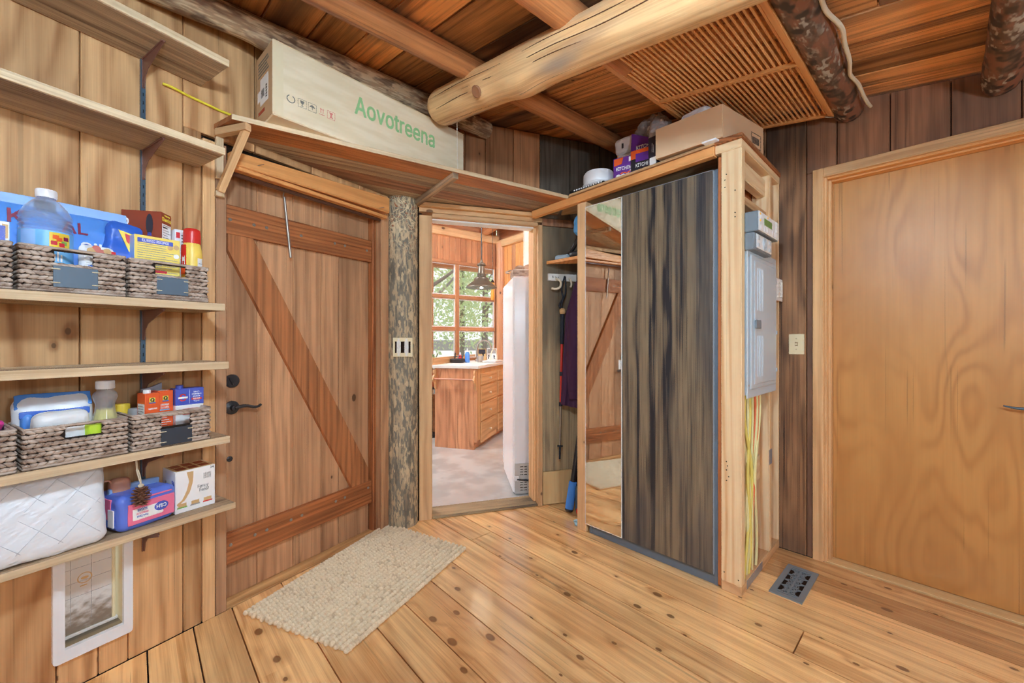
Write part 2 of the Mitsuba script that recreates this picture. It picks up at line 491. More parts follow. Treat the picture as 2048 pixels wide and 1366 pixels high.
fa = np.array([FG.u, FG.w])
for i in range(len(edges) - 1):
    cuts = [-3.2] + sorted(joints.get(i, [float(rng.uniform(-1.8, -.9))])) + [3.0]
    for j in range(len(cuts) - 1):
        g = .0013
        poly = Polygon([FG.u[:2] * a + FG.w[:2] * b for a, b in ((edges[i] + g, cuts[j] + g), (edges[i + 1] - g, cuts[j] + g), (edges[i + 1] - g, cuts[j + 1] - g), (edges[i] + g, cuts[j + 1] - g))])
        poly = poly.intersection(wall_poly.buffer(-.002))
        if poly.is_empty or poly.area < .004: continue
        loc = affinity.affine_transform(poly, [fa[0][0], fa[0][1], fa[1][0], fa[1][1], 0, 0])
        loc = loc.buffer(-.0012, join_style=2)
        part('floor', 'board', [woodprism(loc, np.array([0, 0, -.022]), FG.u, FG.w, .022, 'floor', 1)], 'wood_floor')

# ---- walls: wide upright boards on a dark backing, their tops cut along the roof
def wall_board(key, fr, u0, u1, z0, z1, sp, w0=-.028, w1=0.0, bev=.003, name='board', bsdf='wood_matte'):
    """z1 None: up to the roof boards"""
    g = .0016; C = []
    for u in (u0 + g, u1 - g):
        for w in (w0, w1):
            q = fr.P(u, w, 0)
            for z in (z0, z1):
                C.append(fr.P(u, w, z if z is not None else ceil(q[0], q[1]) - .004))
    part(key, name, [hexa(C, sp, 2, bev)], bsdf)


def backing(key, fr, pieces, w0=-.06, w1=-.03):
    g = []
    for (u0, u1, z0, z1) in pieces:
        C = []
        for u in (u0, u1):
            for w in (w0, w1):
                q = fr.P(u, w, 0)
                for z in (z0, z1): C.append(fr.P(u, w, z if z is not None else ceil(q[0], q[1]) - .006))
        g.append(hexa(C, 'trim', 2, 0))
    part(key, 'backing', g, 'dark_gap')


struct('wall_left', 'tan knotty plank wall behind the pantry shelves and around the plank door', 'wall')
backing('wall_left', FL, [(-3.97, -.52, 0, None), (-.52, -.325, 0, .115), (-.52, -.325, .5, None), (-.325, -.005, 0, None), (-.005, .87, 2.0, None), (.87, .915, 0, None)])
le = [-3.97, -3.6, -3.25, -2.9, -2.6, -2.3, -2.0, -1.7, -1.38, -1.06, -.756]
for a, b in zip(le[:-1], le[1:]): wall_board('wall_left', FL, a, b, 0, None, 'wall')
wall_board('wall_left', FL, -.756, -.456, .47, None, 'wall')
wall_board('wall_left', FL, -.756, -.512, 0, .47, 'wall')
wall_board('wall_left', FL, -.512, -.41, 0, .122, 'wall')
wall_board('wall_left', FL, -.41, -.330, 0, .122, 'wall')
wall_board('wall_left', FL, -.456, -.160, .47, None, 'wall')
wall_board('wall_left', FL, -.330, -.160, 0, .47, 'wall')
wall_board('wall_left', FL, -.160, -.0945, 0, 2.08, 'wall')
wall_board('wall_left', FL, -.0945, -.045, 0, 2.06, 'oaklight', -.085, .004, .002, 'jamb_board')
wall_board('wall_left', FL, -.045, -.001, 0.0, 2.06, 'jamb', -.085, .003, .002, 'jamb_board')
wall_board('wall_left', FL, -.160, .1175, 2.08, None, 'wall')
for a, b in ((.1175, .40), (.40, .70), (.70, .918)): wall_board('wall_left', FL, a, b, 2.08, None, 'wall')

struct('wall_back', 'plank wall around the kitchen doorway, reddish planks turning grey to the right', 'wall')
backing('wall_back', FB, [(-.012, .03, 0, None), (.03, .85, 2.1, None), (.90, 1.51, 0, None)])
for a, b in ((.003, .17), (.17, .318), (.318, .462), (.462, .666), (.666, .867)): wall_board('wall_back', FB, a, b, 2.112, None, 'wallback')
for a, b in ((.867, 1.105), (1.105, 1.35), (1.35, 1.508)): wall_board('wall_back', FB, a, b, 2.09, None, 'wallgrey')
wall_board('wall_back', FB, .882, 1.508, .24, 2.03, 'weather', name='panel')
wall_board('wall_back', FB, .882, 1.508, 2.034, 2.088, 'walldark')
wall_board('wall_back', FB, .886, 1.12, .004, .24, 'plypale', -.028, .012, .0015, 'panel')

struct('wall_right', 'dark brown plank wall beside the plywood door and behind the closet', 'wall')
backing('wall_right', FR, [(0, 1.255, 0, None), (1.255, 2.25, 2.11, None), (2.25, 4.95, 0, None)])
for a, b in ((.0, .22), (.22, .45), (.45, .66), (.66, .86), (.86, 1.0), (1.0, 1.1965)): wall_board('wall_right', FR, a, b, 0, None, 'brownwall')
wall_board('wall_right', FR, 1.1965, 1.2265, 0, 2.12, 'walldark')
for a, b in ((1.1965, 1.33), (1.33, 1.5365), (1.5365, 1.741), (1.741, 1.9435), (1.9435, 2.15), (2.15, 2.31)): wall_board('wall_right', FR, a, b, 2.12, None, 'walldark')
for a in np.arange(2.31, 4.9, .22): wall_board('wall_right', FR, a, min(a + .22, 4.95), 0, None, 'walldark')

# unseen wall behind the camera; its open windows are placed to let sky light in
p0, p1 = FL.P(-3.97, 0, 0), FR.P(4.95, 0, 0)
d = p1 - p0; LN = np.linalg.norm(d[:2])
FN = Frame(p1[:2], math.degrees(math.atan2(-d[0], -d[1])))
struct('wall_rear', 'unseen plank wall behind the camera, its long row of openings placed to let sky light in', 'wall')
for a in np.arange(0, LN, .3):
    b = min(a + .3, LN)
    wall_board('wall_rear', FN, a, b, 0, .75, 'wall', -.03, 0)
    q = FN.P(b, 0, 0); q2 = FN.P(a, 0, 0)
    wall_board('wall_rear', FN, a, b, min(ceil(*q[:2]), ceil(*q2[:2])) - .14, None, 'wall', -.03, 0)
for a in np.linspace(.05, LN - .1, 7): wall_board('wall_rear', FN, a, a + .08, .75, None, 'trim', -.06, .0, name='post')

# ---- roof boards (along the slope) on round purlins, and the big beam under them
struct('ceiling', 'sloping roof of orange brown planks with dark gaps', 'ceiling')
gA, gB = ceil(*FG.u[:2]) - 2.26, ceil(*FG.w[:2]) - 2.26


def roofpt(a, b, up):
    q = FG.P(a, b, 0); return np.array([q[0], q[1], ceil(q[0], q[1]) + up])


ce = [-2.5, -2.3, -2.1, -1.9, -1.7, -1.5, -1.3, -1.1, -.9, -.7, -.52, -.33, -.14, .04, .22, .41, .60, .78, .965, 1.19, 1.37, 1.55, 1.74, 1.94, 2.15, 2.315, 2.47, 2.62, 2.78, 2.95]
for i in range(len(ce) - 1):
    cuts = [-3.3, float(rng.uniform(-1.2, 1.0)), 2.75]
    for j in range(2):
        up = float(rng.uniform(0, .006))
        C = [roofpt(a, b, u) for a in (ce[i] + .003, ce[i + 1] - .003) for b in (cuts[j] + .002, cuts[j + 1] - .002) for u in (up, up + .025)]
        part('ceiling', 'board', [hexa(C, 'ceiling', 1, .003)], 'wood_matte')
part('ceiling', 'underlay', [hexa([roofpt(a, b, u) for a in (-2.55, 3.0) for b in (-3.35, 2.8) for u in (.034, .06)], 'trim', 1, 0)], 'dark_gap')


def roof_log(a0, b0, a1, b1, r, off, label, sp, seed, **k):
    t = thing('roof_log', label, 'log')
    p, q = roofpt(a0, b0, -off), roofpt(a1, b1, -off)
    put(t, [log(p, q, r, r, sp, seed=seed, **k)], 'wood_satin', True)
    return t


roof_log(-1.3, 1.54, 2.70, 1.60, .056, .060, 'smooth orange round log rafter passing over the big pale beam', 'purlin', 3, nseg=140)
roof_log(-1.3, .97, 1.6, .97, .058, .062, 'smooth orange round log rafter at the top edge of the photo, above the beam', 'purlin', 5, nseg=100)
def peeled(p, n, uv):
    u, v = uv.x, uv.y
    a = mikit.fbm(u * 9, v * 24, 1, 4); b = mikit.fbm(u * 20, v * 160, 4, 2)
    c = mikit.mix(lin((214, 190, 154)), lin((176, 146, 112)), mikit.smoothstep(.35, .7, b))
    c = mikit.mix(c, lin((128, 94, 70)), mikit.smoothstep(.46, .68, a) * .8)
    return mikit.mix(c, lin((84, 64, 52)), mikit.smoothstep(.56, .74, mikit.fbm(u * 16 + 4, v * 40, 8, 3)) * .7)


mat('peeled_bark', mikit.proc(peeled), .55, .35)


def plainuv(g):
    V, Fc, uv = g
    return (V, Fc, np.stack([np.mod(uv[:, 0], 64), np.mod(uv[:, 1], 4)], -1))


t = thing('roof_log', 'pale half-peeled round log along the top of the left wall above the long carton', 'log')
put(t, [plainuv(log(roofpt(-.15, 2.03, -.062), roofpt(1.77, 2.15, -.062), .057, .056, 'log', 140, 48, .03, seed=8, bumps=((.55, 3.6, .02, .04), (.3, 3.2, .015, .05))))], 'peeled_bark', True)

# bark-covered logs on the right
def bark(p, n, uv):
    u, v = uv.x, uv.y
    a = mikit.fbm(u * 14, v * 40, 1, 3)
    b = mikit.fbm(u * 40 + 9, v * 90, 4, 2)
    c = mikit.mix(lin((92, 74, 62)), lin((128, 86, 66)), mikit.smoothstep(.35, .68, a))
    c = mikit.mix(c, lin((168, 162, 148)), mikit.smoothstep(.5, .78, b) * mikit.smoothstep(.3, .7, mikit.fbm(u * 6, v * 12, 8, 2)))
    return mikit.mix(c, lin((58, 48, 42)), mikit.smoothstep(.52, .78, mikit.fbm(u * 22 + 3, v * 30, 7, 2)))


mat('bark', mikit.proc(bark), .5, .4)


def plainuv(g):
    V, Fc, uv = g
    return (V, Fc, np.stack([np.mod(uv[:, 0], 64), np.mod(uv[:, 1], 4)], -1))


for (b0, b1, lab, sd) in ((.325, .345, 'dark bark-covered log against the slatted panel, carrying a white cable', 11), (-.135, -.16, 'dark bark-covered log in the top right corner of the ceiling', 12)):
    t = thing('roof_log', lab, 'log')
    put(t, [plainuv(log(roofpt(-1.3, b0, -.066), roofpt(2.705, b1, -.062), .06, .06, 'log', 220, 48, .045, seed=sd))], 'bark', True)

t = thing('ceiling_beam', 'big pale peeled log beam with a large round knot, crossing the ceiling', 'beam')
beam_p, beam_q = roofpt(1.245, -1.6, -.155), roofpt(1.245, 1.955, -.150)
put(t, [log(beam_p, beam_q, .093, .091, 'log', 240, 64, .014, seed=21, endtaper=(0, .07), bumps=((.868, 3.75, .012, .05), (.80, 3.2, .018, .10)))], 'wood_satin', True)
kc = beam_p + (beam_q - beam_p) * .868; 
bxx = np.cross(beam_q - beam_p, Z); bxx /= np.linalg.norm(bxx)
if bxx @ FG.u > 0: bxx = -bxx
kd = bxx * .80 - Z * .6; kd /= np.linalg.norm(kd)
mat('knot_wood', (150, 104, 72), .6, .3)
part(t, 'knot', lathe([(.0, .0), (.026, .001), (.027, .006), (.022, .010), (.012, .008), (.0, .0085)], 24, kc + kd * .102, kd), 'knot_wood', 30)
mat('check_dark', (84, 56, 38), .8, .2)
for (h, s0, s1) in ((-.1, .62, .98), (.28, .55, .9), (.55, .7, .97)):
    pts = []
    ddr = (beam_q - beam_p)
    for s in np.linspace(s0, s1, 9):
        r = .093 + (.091 - .093) * s
        dirv = bxx * math.cos(h + .05 * math.sin(s * 40)) - Z * math.sin(h + .05 * math.sin(s * 40))
        pts.append(beam_p + ddr * s + dirv * (r + .0005))
    part(t, 'drying_crack', tube(pts, [.0004] + [.0016] * 7 + [.0004], 6), 'check_dark', True)

# ---- round post in the corner, bark beetle tracks on it
def beetle(p, n, uv):
    u, v = uv.x, uv.y
    a = mikit.fbm(u * 7 + 3, v * 34, 2, 3)
    f = mikit.fbm(u * 30, v * 110, 5, 3)
    c = mikit.mix(lin((124, 120, 106)), lin((178, 160, 130)), mikit.smoothstep(.4, .62, f))
    c = mikit.mix(c, lin((92, 90, 82)), mikit.smoothstep(.48, .7, a) * .7)
    c = mikit.mix(c, lin((206, 186, 150)), mikit.smoothstep(.62, .70, mikit.fbm(u * 18 + 7, v * 60, 9, 3)) * .8)
    top = mikit.smoothstep(1.62, 2.02, p.z)
    d, e, w = mikit.voronoi(u * 22 + 3 * mikit.noise(u * 16, v * 16, 2), v * 30 + 2 * mikit.noise(u * 20, v * 20, 6))
    tr = mikit.smoothstep(.16, .05, e - d)
    c = mikit.mix(c, mikit.mix(lin((222, 204, 168)), lin((150, 88, 50)), mikit.smoothstep(.25, .1, d)), top * dr.maximum(tr, mikit.smoothstep(.25, .1, d)) * .9)
    return c


mat('beetle_wood', mikit.proc(beetle), .7, .3)
PC = np.array([-.722, 2.662])
t = thing('log_post', 'round grey debarked log post with beetle tracks, between the plank door and the doorway', 'post')
put(t, [plainuv(log((PC[0], PC[1], 0), (PC[0], PC[1], 2.40), .1, .098, 'log', 160, 64, .012, seed=31, up=(.3, 1, 0)))], 'beetle_wood', True)

# ---- plank door in the left wall
D = struct('door_1', 'brown plank door with two battens, a diagonal brace and a black lever handle', 'door')
de = [.004, .1663, .3459, .5061, .6171, .83]
for a, b in zip(de[:-1], de[1:]):
    part(D, 'plank', [bx(FL, a + .0012, b - .0012, -.125, -.08, .006, 2.005, 'door', 2, .0015)], 'wood_matte')
for z0, z1, zt in ((1.687, 1.8215, 0), (.171, .312, .015)):
    k = part(D, 'batten', [bx(FL, .022, .834, -.08, -.054, z0, z1, 'batten', 0, .002, .012 if zt else 0)], 'wood_matte')
    us = [.0365, .1396, .198, .375, .575, .641, .797] if not zt else [.0387, .1444, .199, .3201, .3786, .5809, .6407, .8067]
    for u in us:
        zc = 1.753 if not zt else .245 + .0125 + (u - .022) * .03
        part(k, 'bolt', cat([lathe([(.0078, 0), (.0078, .001), (.006, .0035), (0, .0042)], 16, FL.P(u, -.054, zc), FL.w)]), 'nail_head', 30)
A_, B_ = FL.P(.082, -.067, 1.686), FL.P(.752, -.067, .334)
ln = B_ - A_; br = Polygon([(.0285, 1.686), (.0285, 1.6123), (.69, .3195), (.8066, .3225), (.8066, .4066), (.1359, 1.686)])
part(D, 'brace', [woodprism(br, FL.P(0, -.08, 0), FL.u, Z, .026, 'brace', 1)], 'wood_matte')
part(D, 'threshold', [bx(FL, .0, .862, -.14, -.002, -.004, .0045, 'floor', 0, .001)], 'wood_matte')
hk = part(D, 'handle', lathe([(.0, 0), (.031, 0), (.031, .006), (.024, .009), (.013, .012), (.011, .03), (.013, .034), (0, .036)], 32, FL.P(.0539, -.08, .8854), FL.w), 'black_iron', 40, label='black curved lever handle')
part(hk, 'lever', tube([FL.P(.054, -.05, .886), FL.P(.075, -.045, .890), FL.P(.105, -.043, .889), FL.P(.135, -.043, .880), FL.P(.158, -.045, .882), FL.P(.168, -.047, .888)], [.009, .0085, .0075, .0065, .006, .005], 14), 'black_iron', True)
dk = part(D, 'deadbolt', lathe([(0, 0), (.031, 0), (.031, .008), (.026, .013), (0, .014)], 32, FL.P(.0539, -.08, 1.009), FL.w), 'black_iron', 40, label='black deadbolt thumb turn')
vv = obox(FL.P(.049, -.068, .99), [FL.u * .92 + Z * .38, FL.w, Z * .92 - FL.u * .38], [.008, .014, .038], 'trim', 0, .002)
part(dk, 'thumb_turn', trimesh.Trimesh(vv[0], vv[1], process=False), 'black_iron')
part(D, 'bolt', lathe([(0, 0), (.0125, 0), (.0125, .003), (.008, .005), (0, .004)], 20, FL.P(.0455, -.08, .6475), FL.w), 'black_iron', 30)

# door frame on that wall
t = struct('trim_1', 'brown upright casing between the plank door and the round post', 'trim')
part(t, 'casing', [bx(FL, .862, .924, -.09, .0, 0, 2.005, 'door', 2, .003)], 'wood_matte')
part(t, 'stop', [bx(FL, .836, .862, -.13, -.045, 0, 1.99, 'batten', 2, .004)], 'wood_matte')
t = struct('trim_2', 'orange stained head casing above the plank door with a dark moulding', 'trim')
C = [FL.P(u, w, z) for u, zz in ((-.0, 0), (.885, .055)) for w, dz in ((0.0, 0), (.05, -.012)) for z in (1.972 + zz * .35 + dz * 0, 2.032 + zz)]
part(t, 'casing', [hexa(C, 'cedar', 0, .003)], 'wood_satin')
part(t, 'casing', [bx(FL, 0, .87, -.02, .046, 1.955, 1.973, 'cedar', 0, .002)], 'wood_satin')
part(t, 'moulding', [bx(FL, -.0, .862, -.135, -.005, 1.984, 2.004, 'batten', 0, .004)], 'wood_matte')
mat('dark_varnish', (76, 46, 34), .3, .5)
part(t, 'moulding', tube([FL.P(0.0, .0, 1.948), FL.P(.43, .0, 1.948), FL.P(.85, .0, 1.950)], .011, 14), 'dark_varnish', True)
for u in (.10, .80):
    part(t, 'nail', tube([FL.P(u, .04, 2.0), FL.P(u + .02, .075, 2.008)], .0015, 8), 'steel', True)

# ---- kitchen doorway casing
t = struct('trim_3', 'light wood casing around the kitchen doorway', 'trim')
part(t, 'jamb', [bx(FB, .0093, .0945, -.14, .014, .0, 2.03, 'trim', 2, .003)], 'wood_matte')
part(t, 'jamb', [bx(FB, .848, .882, -.14, .016, .0, 2.032, 'trim', 2, .003)], 'wood_matte')
part(t, 'stop', [bx(FB, .828, .848, -.14, -.03, .02, 2.02, 'oaklight', 2, .003)], 'wood_matte')
part(t, 'head', [bx(FB, .0945, .848, -.14, .010, 2.022, 2.05, 'trim', 0, .002)], 'wood_matte')
part(t, 'head', [bx(FB, .0093, .882, -.10, .012, 2.052, 2.082, 'trim', 0, .003)], 'wood_matte')
part(t, 'lintel', [bx(FB, -.017, .815, .0, .045, 2.081, 2.108, 'oaklight', 0, .003)], 'wood_matte')
mat('white_enamel', (222, 222, 216), .35, .5)
part(t, 'track', cbox(FB, .0945, .828, -.10, -.02, 2.010, 2.0215, .002), 'white_enamel')
part(t, 'threshold', [bx(FB, .0945, .848, -.16, .008, -.002, .018, 'weather', 0, .005)], 'wood_matte')

# ---- plywood door on the right
D2 = struct('door_2', 'flat plywood door with swirling grain in a pale wood frame, at the right edge', 'door')
part(D2, 'slab', [bx(FR, 1.302, 2.219, -.112, -.073, .0105, 2.054, 'ply', 2, .0015)], 'wood_satin')
part(D2, 'casing', [bx(FR, 1.2265, 1.2745, -.05, .016, 0, 2.128, 'oaklight', 2, .003)], 'wood_matte')
part(D2, 'casing', [bx(FR, 1.2745, 2.25, -.05, .016, 2.078, 2.128, 'trim', 0, .003)], 'wood_matte')
part(D2, 'casing', [bx(FR, 2.25, 2.31, -.05, .016, 0, 2.128, 'oaklight', 2, .003)], 'wood_matte')
part(D2, 'stop', [bx(FR, 1.2745, 1.287, -.10, .0, 0, 2.078, 'oaklight', 2, .002)], 'wood_matte')
part(D2, 'stop', [bx(FR, 1.287, 1.301, -.10, -.03, 0, 2.066, 'oaklight', 2, .002)], 'wood_matte')
part(D2, 'stop', [bx(FR, 1.287, 2.22, -.10, -.0, 2.066, 2.078, 'cedar', 0, .002)], 'wood_matte')
part(D2, 'stop', [bx(FR, 1.301, 2.22, -.10, -.03, 2.055, 2.066, 'cedar', 0, .002)], 'wood_matte')
part(D2, 'stop', [bx(FR, 2.22, 2.25, -.10, .0, 0, 2.078, 'oaklight', 2, .002)], 'wood_matte')
part(D2, 'sill', [bx(FR, 1.2745, 2.25, -.12, -.001, -.004, .008, 'plypale', 0, .002)], 'wood_matte')
hk = part(D2, 'handle', lathe([(0, 0), (.032, 0), (.032, .006), (.02, .01), (.012, .014), (.011, .045), (0, .046)], 28, FR.P(2.05, -.073, .915), FR.w), 'black_iron', 40, label='dark lever handle')
part(hk, 'lever', tube([FR.P(2.05, -.03, .915), FR.P(2.0, -.026, .912), FR.P(1.94, -.026, .908), FR.P(1.895, -.03, .915)], [.009, .0075, .006, .003], 12), 'blue_metal', True)
# ================================================================== CLOSET AND WHAT BELONGS TO IT
mat('slate_laminate', (96, 110, 124), .35, .4)
mat('slate_edge', (138, 150, 160), .3, .6)
scene['mirror_glass'] = {'type': 'conductor', 'specular_reflectance': {'type': 'rgb', 'value': [.93, .94, .93]}}
mat('alu_white', (216, 216, 212), .3, .5)
t = thing('wardrobe', 'tall wardrobe with a mirror door and a dark striped wood door', 'wardrobe')
part(t, 'carcass', cat([cbox(FK, 0, .018, -.58, -.006, 0, 2.03), cbox(FK, .739, .757, -.58, -.004, 0, 2.035), cbox(FK, .018, .739, -.58, -.006, 2.012, 2.03),
                        cbox(FK, .018, .739, -.58, -.57, 0, 2.03)]), 'slate_laminate')
part(t, 'plinth', cbox(FK, .018, .739, -.03, -.008, 0, .056), 'slate_laminate')
md = part(t, 'door', cat([cbox(FK, -.018, .2375, -.005, .011, .0565, 2.027)]), 'slate_laminate', label='narrow mirror door with a white metal edge')
part(md, 'mirror', cbox(FK, -.0145, .2335, .0112, .0135, .060, 2.0235, 0), 'mirror_glass')
part(md, 'frame', cat([cbox(FK, -.0195, -.0145, .0, .0145, .0555, 2.028), cbox(FK, .2335, .2385, .0, .0145, .0555, 2.028), cbox(FK, -.0145, .2335, .0, .0145, .0555, .060), cbox(FK, -.0145, .2335, .0, .0145, 2.0235, 2.028)]), 'alu_white')
wd = part(t, 'door', [bx(FK, .2415, .7385, -.005, .0125, .0565, 2.029, 'ebony', 2, .001)], 'wood_satin', label='door of dark striped wood')
part(wd, 'frame', cat([cbox(FK, .7385, .7415, -.005, .013, .0565, 2.029), cbox(FK, .2395, .2415, -.005, .013, .0565, 2.029), cbox(FK, .2415, .7385, -.005, .013, 2.029, 2.0315)]), 'slate_edge')
part(md, 'handle', cat([cbox(FK, .222, .233, .0145, .024, 1.03, 1.085, .002)]), 'alu_white', label='small white finger pull')

t = thing('closet_frame', 'open framing of pale studs and beams around the wardrobe', 'closet frame')
part(t, 'beam', [bx(FK, -.472, .7465, -.022, .018, 2.059, 2.1065, 'cedar', 0, .002, .030)], 'wood_matte')
part(t, 'post', [bx(FK, -.0875, -.0195, -.09, .004, 0, 2.066, 'trim', 2, .003)], 'wood_matte')
part(t, 'strip', [bx(FK, .759, .7745, -.66, .004, .012, 2.085, 'batten', 2, .001)], 'wood_matte')
part(t, 'plate', [bx(FK, .776, .864, -.69, .01, .0, .046, 'trim', 1, .002)], 'wood_matte')
part(t, 'plate', [bx(FK, .7485, .866, -.69, .012, 2.101, 2.141, 'pine', 1, .002)], 'wood_matte')
part(t, 'stud', [bx(FK, .776, .866, -.034, .012, .046, 2.101, 'pine', 2, .003)], 'wood_matte')
part(t, 'stud', [bx(FK, .778, .864, -.494, -.452, .046, 2.101, 'pine', 2, .002)], 'wood_matte')
part(t, 'stud', [bx(FK, .778, .864, -.688, -.640, .046, 2.101, 'pine', 2, .002)], 'wood_matte')
part(t, 'block', [bx(FK, .800, .845, -.452, -.034, 1.985, 2.075, 'pine', 1, .004)], 'wood_matte')
part(t, 'block', [bx(FK, .790, .850, -.452, -.034, 1.86, 1.90, 'trim', 1, .003)], 'wood_matte')
part(t, 'block', [bx(FK, .778, .82, -.452, -.034, .43, .57, 'shelfedge', 1, .006)], 'wood_matte')
mat('galvanised', (150, 158, 172), .35, .5, .5)
part(t, 'nail_plate', cat([cbox(FK, .864, .8655, -.32, -.07, .004, .044, 0)]), 'galvanised', label='grey steel nail plate')
part(t, 'nail_plate', cat([cbox(FK, .864, .8655, -.50, -.45, .52, .60, 0)]), 'galvanised')
E1 = []
for (u, z) in ((.793, 1.965), (.793, 1.93), (.838, 1.905), (.838, 1.80), (.838, 1.78), (.80, .62), (.805, .60), (.80, .58), (.81, .55), (.80, .53), (.852, .075), (.79, .09), (.80, 1.99)):
    E1.append(lathe([(0, 0), (.003, 0), (.0026, .0012), (0, .0015)], 10, FK.P(u, .012, z), FK.w))
part(t, 'nail', cat(E1), 'dark_gap', kind='stuff')
# top deck
dk = woodprism(Polygon([(-.135, .024), (.872, .024), (.872, -.70), (.30, -.74), (-.02, -.47), (-.41, -.23)]), FK.P(0, 0, 2.1), FK.u, FK.w, .012, 'trim', 0)
V = dk[0]; rel = (V - FK.o) @ FK.u
V[:, 2] = 2.1 - (V[:, 2] - 2.1) + 2 * 0
lo = V[:, 2] < V[:, 2].mean()
V[:, 2] = np.where(lo, 2.114, 2.126) + .0262 * (rel + .47) * 1.0
V[:, 2] += np.where(rel > .70, 0, 0)
part(t, 'deck', [dk], 'wood_matte')
part(t, 'deck_edge', [bx(FK, .7475, .872, -.70, .0245, 2.1415, 2.164, 'batten', 1, .002)], 'wood_matte')

# alcove shelf, hook rail and what hangs there
t = thing('alcove_shelf', 'small wooden shelf in the alcove left of the wardrobe', 'shelf')
put(t, [woodprism(Polygon([(-.445, -.105), (-.092, -.105), (-.092, -.44)]), FK.P(0, 0, 1.771), FK.u, -FK.w, .020, 'cedar', 0)], 'wood_matte') if False else None
pl = [FK.P(-.440, -.103, 0), FK.P(-.092, -.103, 0), FK.P(-.092, -.395, 0)]
put(t, [woodprism(Polygon([(q[0], q[1]) for q in pl]), np.array([0, 0, 1.744]), np.array([1., 0, 0]), np.array([0, 1., 0]), .02, 'cedar', 1)], 'wood_matte')
t = thing('hook_rail', 'white painted rail with a hook on the grey alcove wall', 'hook rail')
part(t, 'rail', cbox(FB, .925, 1.15, .0, .018, 1.632, 1.684, .002), 'white_enamel')
mat('ivory', (222, 214, 190), .4, .4)
part(t, 'hook', tube([FB.P(.985, .02, 1.648), FB.P(.99, .035, 1.64), FB.P(1.003, .055, 1.625), FB.P(1.003, .06, 1.59), FB.P(.985, .06, 1.572), FB.P(.955, .05, 1.568), FB.P(.938, .045, 1.572)], .008, 12), 'ivory', True, label='ivory curved hook')
part(t, 'hook', tube([FB.P(1.09, .02, 1.65), FB.P(1.09, .04, 1.64), FB.P(1.09, .055, 1.60), FB.P(1.08, .06, 1.585)], .007, 12), 'ivory', True)
part(t, 'lettering', cat([words('5-> +', .014, FB.P(.955, .0183, 1.652), FB.u, Z)]), 'dark_gap')
t = thing('trekking_pole', 'red and black trekking pole hanging by its strap in the alcove', 'trekking pole')
X = .99
mat('red_gloss', (196, 48, 40), .3, .5); mat('rubber', (34, 42, 52), .6, .3); mat('cork', (196, 162, 116), .7, .3)
pb = lambda z: FB.P(1.0 + (z - .33) * .02, .05, z)
part(t, 'shaft', tube([pb(1.17), pb(.98)], .009, 14), 'red_gloss', 40, label='red upper shaft')
part(t, 'shaft', tube([pb(.98), pb(.72)], .0085, 14), 'red_gloss', 40)
part(t, 'shaft', tube([pb(.73), pb(.44)], .0072, 14), 'steel', 40, label='grey lower shaft')
part(t, 'grip', tube([pb(1.17), pb(1.2), pb(1.3), pb(1.39)], [.012, .0145, .014, .015], 16), 'rubber', True)
part(t, 'grip', tube([pb(1.385), pb(1.40), pb(1.42), pb(1.43)], [.014, .021, .022, .012], 16), 'cork', True, label='cork knob')
for z in (.955, .735): part(t, 'clamp', tube([pb(z - .014), pb(z + .014)], .0125, 14), 'rubber', 40)
part(t, 'tip', tube([pb(.44), pb(.34)], [.008, .006], 12), 'rubber', 40)
part(t, 'basket', lathe([(0, 0), (.02, 0), (.021, .005), (.0, .006)], 20, pb(.43)), 'rubber', 30)
part(t, 'strap', tube([pb(1.42), FB.P(1.005, .05, 1.47), FB.P(1.022, .055, 1.50), FB.P(1.015, .05, 1.56), FB.P(1.03, .05, 1.63), FB.P(1.045, .04, 1.662), FB.P(1.052, .04, 1.60), FB.P(1.04, .05, 1.52), FB.P(1.02, .055, 1.48), pb(1.425)], .006, 8), 'rubber', True)
t = thing('jacket', 'dark purple fleece jacket hanging from the hook rail', 'jacket')
gz = np.linspace(0, 1, 70); gx = np.linspace(0, 1, 60); GZ, GX = np.meshgrid(gz, gx, indexing='ij')


def jacket(side):
    z = 1.70 - GZ * .96
    half = .035 + .12 * np.clip(GZ * 3.0, 0, 1) ** .7 + .03 * GZ
    cu = 1.192 + .0 * GZ
    uu = cu + (GX - .5) * 2 * half * (.9 if side > 0 else .88) - .03 * GZ
    fold = .016 * np.sin(GX * 15 + 3 * GZ) * (.25 + GZ) + .012 * np.sin(GX * 34 + 1.3 + 5 * GZ) * GZ
    nn = meshkit.fbm(np.stack([uu * 9, z * 4, GX * 0 + side], -1), 3, 4) - .5
    w = .078 + side * (.05 * np.sqrt(np.clip(1 - (2 * GX - 1) ** 2, 0, 1)) * (.5 + .5 * np.clip(GZ * 3, 0, 1)) + (fold + .03 * nn) * np.clip(1 - (2 * GX - 1) ** 4, 0, 1))
    return np.maximum(w, .006), uu, z


